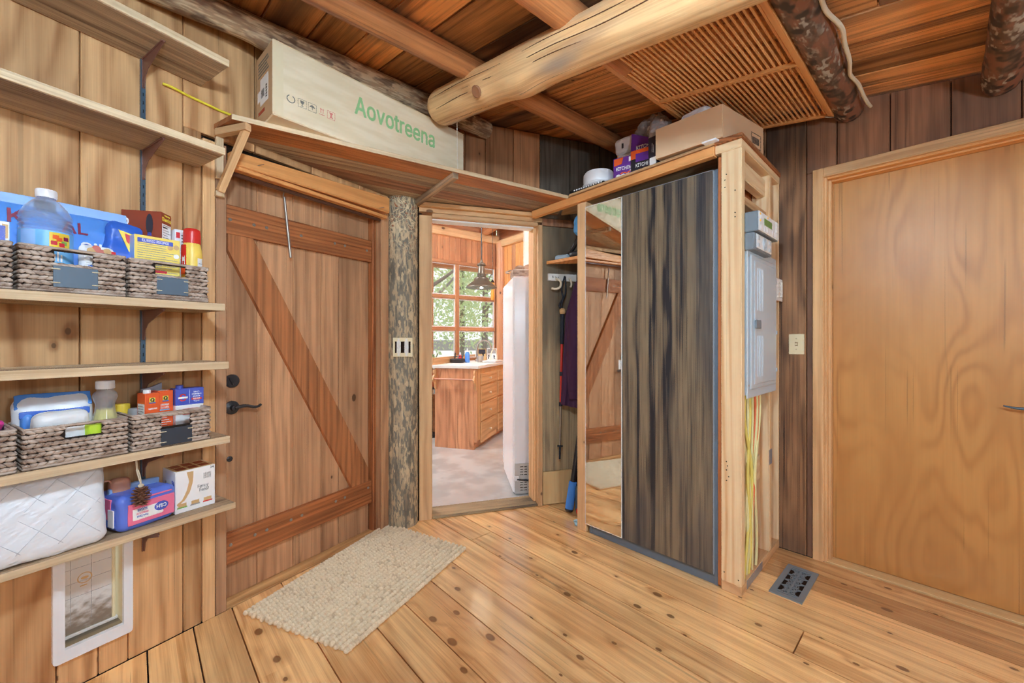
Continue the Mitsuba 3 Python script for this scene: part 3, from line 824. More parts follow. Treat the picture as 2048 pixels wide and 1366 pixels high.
vs = []
for sd in (1, -1):
    w, uu, z = jacket(sd)
    z = z - .03 * np.sin(GX * np.pi * 1.0) * GZ
    vs.append((FB.o + uu[..., None] * FB.u + w[..., None] * FB.w + z[..., None] * Z).reshape(-1, 3))
n1, n2 = GZ.shape
i, j = np.meshgrid(np.arange(n1 - 1), np.arange(n2 - 1), indexing='ij')
qd = np.stack([i * n2 + j, i * n2 + j + 1, (i + 1) * n2 + j + 1, (i + 1) * n2 + j], -1).reshape(-1, 4)
f1 = np.vstack([qd[:, [0, 1, 2]], qd[:, [0, 2, 3]]])
mat('purple_fleece', (70, 46, 70), .95, .15, sheen=.6)
part(t, 'body', trimesh.Trimesh(np.vstack(vs), np.vstack([f1, f1[:, ::-1] + n1 * n2]), process=False), 'purple_fleece', True)
part(t, 'sleeve', tube([FB.P(1.125, .10, 1.60), FB.P(1.09, .13, 1.45), FB.P(1.072, .135, 1.2), FB.P(1.067, .13, .98), FB.P(1.072, .125, .83)], [.03, .045, .048, .045, .036], 20), 'purple_fleece', True)
part(t, 'cuff', tube([FB.P(1.072, .125, .835), FB.P(1.074, .124, .785)], [.037, .034], 20), 'purple_fleece', 40)
part(t, 'hood', placed(rbox((.10, .07, .12), .034, 16, .012, 14, 3), FB.P(1.175, .085, 1.655), FB.A), 'purple_fleece', True)
t = thing('key_bunch', 'bunch of metal keys hanging beside the purple jacket', 'keys')
KP = FK.P(-.098, -.055, 1.20)
kfw = -FK.u * .96 + FK.w * .28
part(t, 'ring', trimesh.creation.torus(.012, .0012, transform=trimesh.transformations.rotation_matrix(1.2, [1, 0.3, 0]) if False else None), 'steel', True) if False else None
tor = trimesh.creation.torus(.013, .0014, 24, 8); tor.vertices = tor.vertices @ np.array([FK.w, Z, FK.u]); tor.apply_translation(KP + FK.u * 0 + Z * .09 - FK.u * .012)
part(t, 'ring', tor, 'steel', True)
for m_, (dw, ang) in enumerate(((-.016, -.12), (-.004, .06), (.010, .2))):
    o = KP - FK.u * (.012 + .004 * m_) + FK.w * (dw * .3) + Z * .075
    dn = -Z * math.cos(ang) + FK.w * math.sin(ang); sd = np.cross(dn, FK.u)
    pg = Point(0, .012).buffer(.011).difference(Point(0, .006).buffer(.003)).union(sbox(-.0038, .02, .0038, .058)).difference(sbox(.0015, .03, .006, .034)).difference(sbox(.002, .042, .006, .047))
    part(t, 'key', prism(pg, o, sd, dn, .002), 'blue_metal' if m_ == 0 else 'steel')
part(t, 'hook', tube([KP + Z * .12 - FK.u * .0, KP + Z * .105 - FK.u * .012, KP + Z * .10 - FK.u * .014], .0016, 8), 'steel', True)

t = thing('snow_brush', 'snow brush with a black shaft and a blue foam grip, leaning in the alcove corner', 'snow brush')
mat('blue_foam', (66, 128, 208), .7, .3); mat('black_plastic', (26, 28, 32), .4, .5)
s0, s1 = FB.P(1.0, .055, .028), FB.P(1.098, .075, .50)
s0 = np.array([.395, 2.80, .030]); s1 = np.array([.475, 2.86, .52])
mx = lambda a: s0 + (s1 - s0) * a
part(t, 'grip', tube([mx(.0), mx(.02), mx(.2), mx(.36), mx(.375)], [.026, .029, .028, .027, .025], 20), 'blue_foam', True)
part(t, 'cap', tube([mx(-.03), mx(-.012), mx(.004)], [.022, .028, .029], 20), 'black_plastic', True)
part(t, 'shaft', tube([mx(.36), mx(1.0)], .018, 18), 'black_plastic', 40)
t = thing('folding_shovel', 'black and red folded tool standing behind the blue snow brush', 'shovel')
q0 = np.array([.455, 2.80, .012]); q1 = np.array([.50, 2.84, .40])
part(t, 'blade', placed(rbox((.06, .022, .17), .009, 8), q0 + (q1 - q0) * .24, FB.A), 'blue_metal', 40)
part(t, 'shaft', tube([q0 + (q1 - q0) * .25, q1], .012, 12), 'black_plastic', 40)
part(t, 'collar', tube([q0 + (q1 - q0) * .5, q0 + (q1 - q0) * .66], .019, 14), 'red_gloss', 40)
part(t, 'foot', placed(rbox((.05, .03, .035), .01, 8), q0 + np.array([.01, -.02, .014]), FB.A), 'red_gloss', 40)
t = thing('cloth_scrap', 'small pale blue rag on the floor at the foot of the closet post', 'rag')
mat('pale_blue', (150, 190, 206), .8, .2)
put(t, placed(rbox((.05, .05, .04), .018, 16, .018, 40, 9), FK.P(-.105, -.035, .021), FK.A), 'pale_blue', True)
t = thing('hand_vacuum', 'black handled tool with a blue bag around it on the alcove shelf', 'vacuum')
mat('blue_bag', (92, 168, 226), .35, .4); mat('clear_blue', (168, 196, 214), .3, .5)
C0 = FK.P(-.205, -.165, 1.765)
part(t, 'nozzle', tube([C0 - FK.u * .10 + Z * .02, C0 - FK.u * .06 + Z * .055, C0 + Z * .13, C0 + FK.u * .02 + Z * .16], [.013, .014, .016, .018], 16), 'black_plastic', True)
part(t, 'body', placed(rbox((.14, .07, .045), .02, 8), C0 + FK.u * .01 + Z * .024, FK.A), 'black_plastic', 40)
part(t, 'body', tube([C0 + Z * .03 + FK.u * .05, C0 + Z * .1 + FK.u * .05], .012, 12), 'black_plastic', 40)
part(t, 'bag', placed(rbox((.13, .10, .14), .05, 16, .014, 18, 6), C0 + FK.u * .035 + Z * .215, FK.A), 'blue_bag', True, label='blue plastic bag')
part(t, 'pouch', placed(rbox((.12, .06, .035), .015, 16, .008, 30, 2), C0 - FK.u * .13 + Z * .019, FK.A), 'clear_blue', True, label='pale clear plastic pouch')

# ---- electrical things on the closet's side (plane u = .866)
FS = Frame(FK.P(.866, .012, 0)[:2], 47)           # along the side towards the wall, w out to the right
assert abs(FS.w @ FK.u) > .99
mat('panel_grey', (186, 200, 210), .32, .5); mat('panel_dark', (112, 126, 136), .4, .5); mat('panel_white', (226, 230, 230), .4, .4)
t = thing('breaker_panel', 'tall light grey breaker panel on the open stud wall, between the studs', 'breaker panel')
part(t, 'box', cbox(FS, .055, .445, -.07, .004, .936, 1.625, .002), 'panel_grey')
cov = part(t, 'cover', cat([cbox(FS, .046, .515, .004, .0105, .922, 1.642, .002), cbox(FS, .075, .49, .0105, .018, .962, 1.610, .006)]), 'panel_grey')
dd = part(t, 'door', cbox(FS, .115, .475, .0182, .0225, .985, 1.585, .003), 'panel_grey')
for u in (.155, .18, .205, .235):
    part(dd, 'rib', tube([FS.P(u, .0225, 1.02), FS.P(u, .0225, 1.22)], .003, 8), 'panel_grey', True)
    part(dd, 'rib', tube([FS.P(u, .0225, 1.345), FS.P(u, .0225, 1.55)], .003, 8), 'panel_grey', True)
lt = part(dd, 'latch', cbox(FS, .11, .185, .0225, .031, 1.255, 1.297, .002), 'panel_dark', label='dark grey door latch')
part(dd, 'hinge', cbox(FS, .468, .482, .020, .026, 1.23, 1.25, .001), 'panel_grey'); part(dd, 'hinge', cbox(FS, .468, .482, .020, .026, 1.03, 1.05, .001), 'panel_grey')
part(t, 'screw', cat([lathe([(0, 0), (.006, 0), (.005, .003), (0, .003)], 12, FS.P(u, .0105, z), FS.w) for u, z in ((.06, 1.60), (.06, .985))]), 'steel', 30)
t = thing('inverter_controller', 'grey controller with a green screen above the breaker panel', 'controller')
part(t, 'box', cbox(FS, .034, .36, .001, .058, 1.706, 1.800, .004), 'panel_dark')
part(t, 'front', cbox(FS, .036, .358, .058, .062, 1.708, 1.798, .002), 'panel_white')
mat('green_screen', (88, 140, 70), .3, .5)
part(t, 'screen', cbox(FS, .112, .235, .062, .0632, 1.744, 1.776, 0), 'green_screen', label='green display')
for k in range(5): part(t, 'button', cbox(FS, .108 + k * .042, .138 + k * .042, .062, .065, 1.714, 1.737, .001), 'white_plastic')
for k in range(3): part(t, 'button', cbox(FS, .30, .335, .062, .065, 1.742 + k * .019, 1.757 + k * .019, .001), 'white_plastic')
for k in range(2): part(t, 'button', cbox(FS, .055, .09, .062, .065, 1.714 + k * .05, 1.735 + k * .05, .001), 'white_plastic')
mat('amber', (250, 190, 80), .3, .5)
for (u, z) in ((.052, 1.785), (.052, 1.755), (.165, 1.787)): part(t, 'indicator', lathe([(0, 0), (.005, 0), (.004, .003), (0, .004)], 12, FS.P(u, .062, z), FS.w), 'amber', 30)
t = thing('generator_control', 'small grey control box with a round dial under the green screen controller', 'control box')
part(t, 'box', cbox(FS, .034, .31, .001, .043, 1.622, 1.704, .004), 'panel_dark')
part(t, 'front', cbox(FS, .06, .29, .043, .046, 1.632, 1.699, .001), 'panel_white')
part(t, 'dial', lathe([(0, 0), (.031, 0), (.031, .004), (.024, .004), (.024, .001), (.016, .001), (.015, .006), (0, .007)], 28, FS.P(.178, .046, 1.665), FS.w), 'panel_grey', 30)
for u, z in ((.085, 1.682), (.085, 1.648), (.26, 1.682), (.26, 1.648)): part(t, 'button', cbox(FS, u - .014, u + .014, .046, .049, z - .009, z + .009, .001), 'panel_grey')
t = thing('timer_switch', 'white switch with a row of buttons on the rear stud beside the breaker panel', 'switch')
part(t, 'plate', cbox(FS, .535, .655, .0, .008, 1.42, 1.545, .002), 'white_plastic')
for k in range(5): part(t, 'button', cbox(FS, .555, .60, .008, .012, 1.437 + k * .019, 1.45 + k * .019, .001), 'white_enamel')
part(t, 'paddle', cbox(FS, .615, .645, .008, .013, 1.44, 1.53, .002), 'white_enamel')
mat('yellow_cable', (226, 210, 112), .45, .4); mat('orange_cable', (226, 116, 72), .45, .4); mat('cream_cable', (226, 218, 160), .45, .4)
t = thing('cable_bundle', 'bundle of yellow, cream and orange cables dropping from the breaker panel to the floor plate', 'cables')
r2 = np.random.default_rng(5)
for k in range(11):
    u0, u1 = .10 + .022 * k + r2.uniform(-.01, .01), .09 + .016 * k + r2.uniform(-.02, .02)
    mid = .17 + r2.uniform(-.03, .03) + .006 * k
    dpt = -.022 + r2.uniform(-.014, .012)
    o = k in (7, 9)
    pts = [FS.P(u0, dpt, .94), FS.P(u0 + r2.uniform(-.02, .02), dpt, .80), FS.P(mid, dpt + r2.uniform(-.01, .01), .56), FS.P((mid + u1) / 2 + r2.uniform(-.025, .025), dpt, .3), FS.P(u1, dpt, .046)]
    part(t, 'cable', tube(pts, .0075, 10), 'orange_cable' if o else ('yellow_cable' if k % 2 else 'cream_cable'), True)
t = thing('switch_plate', 'cream switch plate on the dark plank left of the plywood door', 'switch plate')
part(t, 'plate', cbox(FR, 1.114, 1.187, .0, .006, 1.1195, 1.234, .002), 'cream_plastic')
part(t, 'toggle', cbox(FR, 1.146, 1.156, .006, .014, 1.172, 1.182, .001), 'cream_plastic')
mat('dull_brass', (150, 130, 90), .4, .5)
part(t, 'slot', cbox(FR, 1.144, 1.158, .006, .0068, 1.166, 1.188, 0), 'dull_brass')
part(t, 'screw', cat([lathe([(0, 0), (.0025, 0), (0, .001)], 8, FR.P(1.15, .006, z), FR.w) for z in (1.147, 1.207)]), 'dull_brass')

# ---- double switch on the round post
fw = np.array([.12, -1, 0]); fw = fw / np.linalg.norm(fw)
FP = Frame((PC + fw[:2] * .096), math.degrees(math.atan2(-fw[1], fw[0])))
t = thing('double_switch', 'square cream switch frame with two bare toggle switches on the round post', 'switch')
zz0, zz1 = 1.094, 1.214
fr_ = sbox(-.059, zz0, .061, zz1).difference(sbox(-.047, zz0 + .024, .049, zz1 - .024))
part(t, 'frame', prism(fr_, FP.P(.018, .006, 0), FP.u, Z, -.012) if False else prism(fr_, FP.P(.018, .0, 0), FP.u, Z, .012), 'cream_plastic')
part(t, 'box', cbox(FP, -.029, .067, -.03, .0035, zz0 + .024, zz1 - .024, 0), 'dark_gap')
for c in (-.006, .042):
    k = part(t, 'switch', cat([cbox(FP, c - .013, c + .013, .003, .012, zz0 + .018, zz1 - .018, .002), cbox(FP, c - .006, c + .006, .012, .0135, zz0 + .006, zz1 - .006, 0)]), 'white_enamel')
    part(k, 'toggle', cbox(FP, c - .004, c + .004, .012, .022, 1.148, 1.160, .001), 'white_plastic')

# ================================================================== ON THE FLOOR
t = thing('floor_register', 'cast iron floor register with a scroll pattern in front of the closet', 'floor register')
mat('cast_iron', (122, 132, 138), .5, .5)
ce0 = np.array([1.3955, 1.9995]); vu = np.array([.736, .677, 0]); vv = np.array([.677, -.736, 0])
hole = sbox(-.132, -.043, .132, .043)
pat = []
ov = lambda r, a, b: affinity.scale(Point(0, 0).buffer(r), a, b)
for k in range(7):
    x = -.114 + .038 * k
    for dx, r_, a_, b_, th_ in ((0, .027, .95, 1.0, .0034), (0, .0155, .62, 1.25, .003), (0, .006, 1, 1, .006)):
        g = ov(r_, a_, b_).difference(ov(r_ - th_, a_, b_)) if th_ < r_ else ov(r_, a_, b_)
        pat.append(affinity.translate(g, x, 0))
for k in range(4):
    x = -.095 + .0633 * k
    for sg in (1, -1):
        c = ov(.034, 1.0, 1.0).difference(ov(.0305, 1.0, 1.0))
        pat.append(affinity.translate(c, x, sg * .048))
pat.append(sbox(-.132, -.0018, .132, .0018))
from shapely.ops import unary_union
grille = unary_union(pat).intersection(hole)
frame = sbox(-.171, -.066, .171, .066).difference(hole).difference(sbox(-.146, -.04, -.140, .04)).difference(sbox(.140, -.04, .146, .04))
part(t, 'frame', prism(frame, np.array([*ce0, .0]), vu, -vv if np.cross(vu, vv)[2] < 0 else vv, .006), 'cast_iron')
part(t, 'grille', prism(grille.simplify(.0003), np.array([*ce0, .0005]), vu, -vv if np.cross(vu, vv)[2] < 0 else vv, .0045), 'cast_iron')
part(t, 'duct', prism(sbox(-.15, -.045, .15, .045), np.array([*ce0, .0002]), vu, -vv if np.cross(vu, vv)[2] < 0 else vv, .0006), 'dark_gap')  # flat dark sheet, its colour stands for the shade below the grille

# rug: thick braided jute
def jute(p, n, uv):
    a = mikit.noise(p.x * 70, p.y * 70, 1); b = mikit.fbm(p.x * 500, p.y * 500, p.z * 500, 2)
    c = mikit.mix(lin((214, 196, 162)), lin((236, 222, 194)), mikit.smoothstep(.3, .7, b))
    return mikit.mix(c, lin((170, 146, 112)), mikit.smoothstep(.68, .9, a) * .4)


mat('jute', mikit.proc(jute), .9, .15)
t = thing('jute_rug', 'rectangular woven jute rug on the floor in front of the plank door', 'rug')
ra, rb, rc, rd = [np.array(q) for q in ((-1.176, 1.764), (-.810, 2.634), (-.254, 2.314), (-.624, 1.536))]   # corners: near left, far left, far right, near right
part(t, 'backing', prism(Polygon([tuple(q) for q in (ra, rb, rc, rd)]).buffer(-.012), np.array([0, 0, .001]), np.array([1., 0, 0]), np.array([0, 1., 0]), .007), 'jute')
ico = trimesh.creation.icosphere(1)
nr, nc = 23, 54
Vs, Fs = [], []
for i in range(nr):
    for j in range(nc):
        s, q = (j + .5 + .35 * (i % 2)) / (nc + .4), (i + .5) / nr
        c = (ra * (1 - s) + rb * s) * (1 - q) + (rd * (1 - s) + rc * s) * q
        e = .004 * math.sin(9 * s + 1) * (q - .5)
        dl = rb - ra; dl = dl / np.linalg.norm(dl)
        tw = (.75 if i % 2 else -.75) + rng.uniform(-.2, .2)
        d1 = np.array([dl[0] * math.cos(tw) - dl[1] * math.sin(tw), dl[0] * math.sin(tw) + dl[1] * math.cos(tw), 0]); d2 = np.array([-d1[1], d1[0], 0])
        L_, B_, H_ = .0112 * rng.uniform(.9, 1.1), .0112, .0118 * rng.uniform(.8, 1.15)
        Vs.append(np.array([c[0], c[1] + e, .0110]) + ico.vertices[:, :1] * d1 * L_ + ico.vertices[:, 1:2] * d2 * B_ + ico.vertices[:, 2:] * Z * H_)
        Fs.append(ico.faces + len(ico.vertices) * (len(Vs) - 1))
part(t, 'weave', trimesh.Trimesh(np.vstack(Vs), np.vstack(Fs), process=False), 'jute', True, kind='stuff')

# ================================================================== CORNER SHELF AND LONG CARTON
t = thing('corner_shelf', 'long plank shelf across the corner above the plank door and the doorway', 'shelf')
f0, f1 = np.array([-1.160, 1.676]), np.array([.363, 2.624]); fd = (f1 - f0) / np.linalg.norm(f1 - f0); fnv = np.array([-fd[1], fd[0]])
room = Polygon([tuple(FL.P(-.052, .004, 0)[:2]), tuple(FL.P(.985, .004, 0)[:2]), tuple(FB.P(.02, .004, 0)[:2]), tuple(FB.P(1.0, .004, 0)[:2]), tuple(f1), tuple(f0)])
room = room.difference(Point(*PC).buffer(.104))
for k in range(6):
    o = f0 + fnv * (.142 * k)
    strip = Polygon([tuple(o - fd * .3 + fnv * .001), tuple(o + fd * 2.2 + fnv * .001), tuple(o + fd * 2.2 + fnv * .141), tuple(o - fd * .3 + fnv * .141)])
    pz = strip.intersection(room)
    if pz.area < .003: continue
    loc = affinity.affine_transform(affinity.translate(pz, -f0[0], -f0[1]), [fd[0], fd[1], fnv[0], fnv[1], 0, 0])
    part(t, 'plank', [woodprism(loc, np.array([*f0, 2.1135]), np.array([*fd, 0]), np.array([*fnv, 0]), .021, ('purlin', 'shelf', 'walldark', 'shelf', 'ceiling', 'shelf')[k], 0)], 'wood_matte')
e0, e1 = np.array([*(f0 - fnv * .0025), 2.124]), np.array([*(f1 - fnv * .0025), 2.124])
part(t, 'edge', [stick(e0, e1, .004, .0215, Z, 'shelfedge', .001)], 'wood_matte')
t = thing('shelf_bracket', 'triangular bracket of pale sticks holding the left end of the corner shelf', 'bracket')
a_, b_ = FL.P(-.035, .02, 2.092), FL.P(.0, .175, 2.094)
part(t, 'arm', [stick(FL.P(-.045, .022, 2.094), FL.P(.0, .185, 2.096), .028, .030, Z, 'trim')], 'wood_matte')
part(t, 'brace', [stick(FL.P(-.036, .024, 1.845), FL.P(.002, .17, 2.10), .026, .026, FL.u, 'oaklight')], 'wood_matte')
part(t, 'cleat', [bx(FL, -.05, -.022, .005, .024, 1.90, 2.08, 'shelfedge', 2, .002)], 'wood_matte')
part(t, 'foot', [bx(FL, -.052, -.02, .005, .028, 1.822, 1.846, 'shelfedge', 2, .003)], 'wood_matte')
t = thing('shelf_bracket', 'whitish wooden arm under the corner shelf next to the round post', 'bracket')
part(t, 'arm', [stick((-.655, 2.695, 2.096), (-.308, 2.215, 2.100), .034, .032, Z, 'shelf')], 'wood_matte')
part(t, 'foot', [stick((-.652, 2.672, 2.08), (-.652, 2.672, 2.035), .03, .02, FL.u, 'shelf')], 'wood_matte')

def card(p, n, uv):
    a = mikit.fbm(p.x * 6, p.y * 6, p.z * 30, 3)
    return mikit.mix(lin((220, 202, 168)), lin((228, 212, 182)), mikit.smoothstep(.3, .7, a))


mat('cardboard', mikit.proc(card), .6, .25)
mat('cardboard_brown', (196, 162, 124), .6, .25)
t = thing('long_carton', 'long pale cardboard carton lettered in green, lying on the corner shelf', 'carton')
FC = Frame((-.990, 1.6765), 41.6)       # along the carton's front; w towards the room
zb, zt, Lc, dpt = 2.1355, 2.449, 1.05, .205
part(t, 'body', cbox(FC, 0, Lc, -dpt, 0, zb, zt, .004), 'cardboard')
mat('tape', (222, 206, 172), .25, .5)
part(t, 'end', cat([cbox(FC, -.0012, 0, -dpt + .004, -.004, zb + .004, zt - .004, 0)]), 'cardboard_brown', label='brown end flap')
part(t, 'tape', cat([cbox(FC, -.002, .04, -.001, .0006, zb + .01, zt - .003, 0), cbox(FC, 0, Lc, -.06, .0004, zt - .0005, zt + .0006, 0)]), 'tape')
mat('green_ink', (144, 190, 132), .6, .2); mat('grey_ink', (120, 118, 108), .6, .2); mat('pink_ink', (206, 130, 120), .6, .2); mat('paper', (240, 240, 238), .5, .3); mat('ink', (60, 60, 62), .6, .2)
part(t, 'lettering', words('Aovotreena', .083, FC.P(.355, .0003, zb + .155), FC.u, Z, .475), 'green_ink')
sy = [Point(.018, .018).buffer(.017).difference(Point(.018, .018).buffer(.0135)).difference(sbox(.012, .03, .024, .04))]
for k in range(2): sy.append(affinity.translate(sbox(0, 0, .036, .036).difference(sbox(.0015, .0015, .0345, .0345)), .046 + k * .042, 0))
sy.append(affinity.translate(Polygon([(.009, .03), (.027, .03), (.024, .018), (.0195, .015), (.0195, .009), (.025, .006), (.011, .006), (.0165, .009), (.0165, .015), (.012, .018)]), .046, 0))
sy.append(affinity.translate(Polygon([(.005, .018), (.011, .026), (.018, .029), (.025, .026), (.031, .018), (.0195, .019), (.0195, .007), (.0165, .007), (.0165, .019)]), .088, 0))
part(t, 'symbol', prism(unary_union(sy), FC.P(.052, .0, zb + .075), FC.u, Z, .0006), 'grey_ink')
sy = [affinity.translate(sbox(0, 0, .036, .036).difference(sbox(.0015, .0015, .0345, .0345)), .172, 0), affinity.translate(Polygon([(.01, .006), (.026, .006), (.02, .018), (.028, .03), (.008, .03), (.016, .018)]), .172, 0)]
for dx in (.142, .152): sy.append(Polygon([(dx, .012), (dx + .003, .012), (dx + .003, .028), (dx + .0055, .028), (dx + .0015, .034), (dx - .0025, .028), (dx, .028)]))
sy.append(sbox(.136, .004, .162, .006))
part(t, 'symbol', prism(unary_union(sy), FC.P(.052, .0, zb + .075), FC.u, Z, .0006), 'pink_ink')
part(t, 'symbol', prism(unary_union([sbox(0, 0, .03, .03).difference(sbox(.0015, .0015, .0285, .0285)), sbox(.04, 0, .13, .016).difference(sbox(.0415, .0015, .1285, .0145))]), FC.P(.86, .0, zb + .03), FC.u, Z, .0006), 'grey_ink')
FE = Frame(FC.P(-.0012, -dpt, 0)[:2], 41.6 + 90); FE.w = -FC.u; FE.A = np.array([FE.u, FE.w, Z])
lb = part(t, 'label', cat([cbox(FE, .055, .155, .0, .0008, zb + .085, zb + .20, 0), cbox(FE, .022, .052, .0, .0008, zb + .11, zb + .155, 0)]), 'paper', label='white shipping labels on the end')
bars = [cbox(FE, .07 + k * .005, .0725 + k * .005, .0008, .0012, zb + .115, zb + .15, 0) for k in range(8)] + [cbox(FE, .125, .143, .0008, .0012, zb + .10 + .012 * k, zb + .107 + .012 * k, 0) for k in range(5)]
part(lb, 'barcode', cat(bars), 'ink')
part(t, 'printing', cat([cbox(FE, .03, .16 - .01 * (k % 3), .0, .0006, zb + .215 + .014 * k, zb + .222 + .014 * k, 0) for k in range(5)]), 'grey_ink')
mat('red_ink', (176, 80, 60), .6, .2)
part(t, 'printing', cat([cbox(FE, .03, .11, .0, .0006, zb + .05, zb + .065, 0)]), 'red_ink')
t = thing('string', 'thin white string hanging from the big beam to the corner shelf', 'string')
mat('white_string', (236, 232, 220), .7, .2)
qs = np.array([-.30, 2.21, 2.39])
put(t, tube([qs + [0, 0, .0], qs + [.001, 0, -.12], qs + [.003, -.001, -.275]], .0012, 6), 'white_string', True)
t = thing('yellow_wire', 'flat yellow cable stapled to the left wall below the top shelf', 'cable')
mat('yellow_bright', (232, 212, 62), .4, .4)
put(t, tube([FL.P(-.229, .006, 2.213), FL.P(-.19, .012, 2.211), FL.P(-.150, .006, 2.209), FL.P(-.08, .010, 2.204), FL.P(-.029, .008, 2.202), FL.P(.05, .012, 2.199), FL.P(.085, .03, 2.17), FL.P(.10, .05, 2.142)], .0052, 8), 'yellow_bright', True)
t = thing('door_spring', 'thin silver spring stay hanging at the top of the plank door', 'door spring')
part(t, 'rod', tube([FL.P(.2785, -.042, 1.925), FL.P(.3115, -.042, 1.625)], .0065, 14), 'steel', 40)
part(t, 'eye', tube([FL.P(.2785, -.042, 1.925), FL.P(.278, -.05, 1.936), FL.P(.276, -.04, 1.947), FL.P(.277, -.03, 1.955)], .003, 10), 'steel', True)

# ================================================================== SLATTED PANEL AND CABLE UNDER THE ROOF
t = thing('slatted_panel', 'square panel of thin cedar slats below the roof, right of the big beam', 'slatted panel')
def pbar(a0, a1, b0, b1, h0, h1, sp, g):
    C = [roofpt(a, b, h) for a in (a0, a1) for b in (b0, b1) for h in (h0, h1)]
    return hexa(C, sp, g, .0012)


PH = -.122
part(t, 'rail', [pbar(1.33, 2.592, .985, 1.008, PH, PH + .034, 'cedar', 0)], 'wood_satin')
part(t, 'rail', [pbar(1.33, 2.592, .388, .410, PH, PH + .034, 'cedar', 0)], 'wood_satin')
part(t, 'rail', [pbar(2.572, 2.592, .410, .985, PH + .004, PH + .034, 'cedar', 1)], 'wood_satin')
part(t, 'crossbar', [pbar(1.935, 1.955, .410, .985, PH, PH + .014, 'cedar', 1)], 'wood_satin')
ns = 27
for k in range(ns):
    b = .410 + (.985 - .410) * (k + .5) / ns
    part(t, 'slat', [pbar(1.33, 2.572, b - .0045, b + .0045, PH + .014, PH + .026, 'slat', 0)], 'wood_satin')
part(t, 'clip', tube([roofpt(2.56, .42, PH - .004), roofpt(2.575, .40, PH - .006), roofpt(2.60, .392, PH + .002)], .0035, 8), 'steel', True)
t = thing('white_cable', 'white cable fastened along the bark-covered log beside the slatted panel', 'cable')
mat('cable_white', (226, 216, 192), .45, .4)
pts = []
for k, a in enumerate(np.linspace(1.2, 2.66, 16)):
    pts.append(roofpt(a, .268 + .010 * math.sin(a * 9.0) + .004 * math.sin(a * 23), -.078 + .006 * math.sin(a * 14)))
put(t, tube(pts, .0075, 10), 'cable_white', True)
# ================================================================== PANTRY SHELVES ON THE LEFT WALL
SZ = [(2.271, 2.299), (1.923, 1.951), (1.313, 1.342), (1.086, 1.115), (.792, .821), (.507, .533)]
SN = ['topmost', 'second from the top', 'third from the top', 'fourth from the top', 'fifth from the top', 'lowest']
SX = ['empty apart from its bracket', 'empty', 'carrying the upper wicker baskets', 'empty, thin and pale edged', 'carrying the lower wicker baskets', 'carrying the white pouch and the sugar bag']
ends = [-.098, -.108, -.109, -.096, -.088, -.045]
wd_ = [.243, .234, .236, .236, .225, .176]
for k, (z0, z1) in enumerate(SZ):
    t = thing('shelf_board', f'weathered pantry shelf board, {SN[k]}, {SX[k]}', 'shelf', None)
    part(t, 'board', [bx(FL, -1.7, ends[k], .004, wd_[k] - .003, z0, z1, 'shelf', 0, .004)], 'wood_matte')
    # sawn front edge, slightly wavy
    u = np.linspace(-1.7, ends[k], 60)
    wv = wd_[k] + .0022 * (meshkit.fbm(np.stack([u * 9, u * 0 + k, u * 0], -1), 3) - .5) * (3 if k >= 4 else 1)
    top = z1 - .0008 + .0018 * (meshkit.fbm(np.stack([u * 12, u * 0 + 3 * k, u * 0], -1), 2) - .5) * (2 if k >= 4 else 1)
    V = []; 
    for a, b, c in zip(u, wv, top): V += [FL.P(a, wd_[k] - .004, z0 + .001), FL.P(a, b, z0 + .0015), FL.P(a, b, c), FL.P(a, wd_[k] - .004, c)]
    V = np.array(V); n = len(u); Fc = []
    for i in range(n - 1):
        for m in range(4):
            a, b = 4 * i + m, 4 * i + (m + 1) % 4; Fc += [[a, b, b + 4], [a, b + 4, a + 4]]
    Fc += [[0, 1, 2], [0, 2, 3]] + [[4 * n - 4, 4 * n - 3, 4 * n - 2], [4 * n - 4, 4 * n - 2, 4 * n - 1]]
    next_board(); tri = V[np.array(Fc)].reshape(-1, 3)
    part(t, 'edge', [(tri, np.arange(len(tri)).reshape(-1, 3), wuv('shelfedge', (tri - FL.o) @ FL.u, tri[:, 2] - z0))], 'wood_matte')
t = thing('shelf_standard', 'blue grey slotted metal upright on the left wall carrying the shelf brackets', 'shelf upright')
U0 = -.2905
std = sbox(-.0068, .50, .0068, 2.272)
for z in np.arange(.53, 2.26, .032): std = std.difference(sbox(-.0016, z, .0016, z + .013))
part(t, 'channel', prism(std, FL.P(U0, .014, 0), FL.u, Z, -.0015) if False else placed(ex(std, .0016, engine='earcut'), FL.P(U0, .0125, 0), [FL.u, Z, np.cross(FL.u, Z)]), 'blue_metal')
part(t, 'channel', cat([cbox(FL, U0 - .0068, U0 - .0055, .0, .013, .50, 2.272), cbox(FL, U0 + .0055, U0 + .0068, .0, .013, .50, 2.272)]), 'blue_metal')
part(t, 'slot_back', cbox(FL, U0 - .005, U0 + .005, .001, .008, .505, 2.268, 0), 'black_iron')  # black strip standing for the shade inside the slots
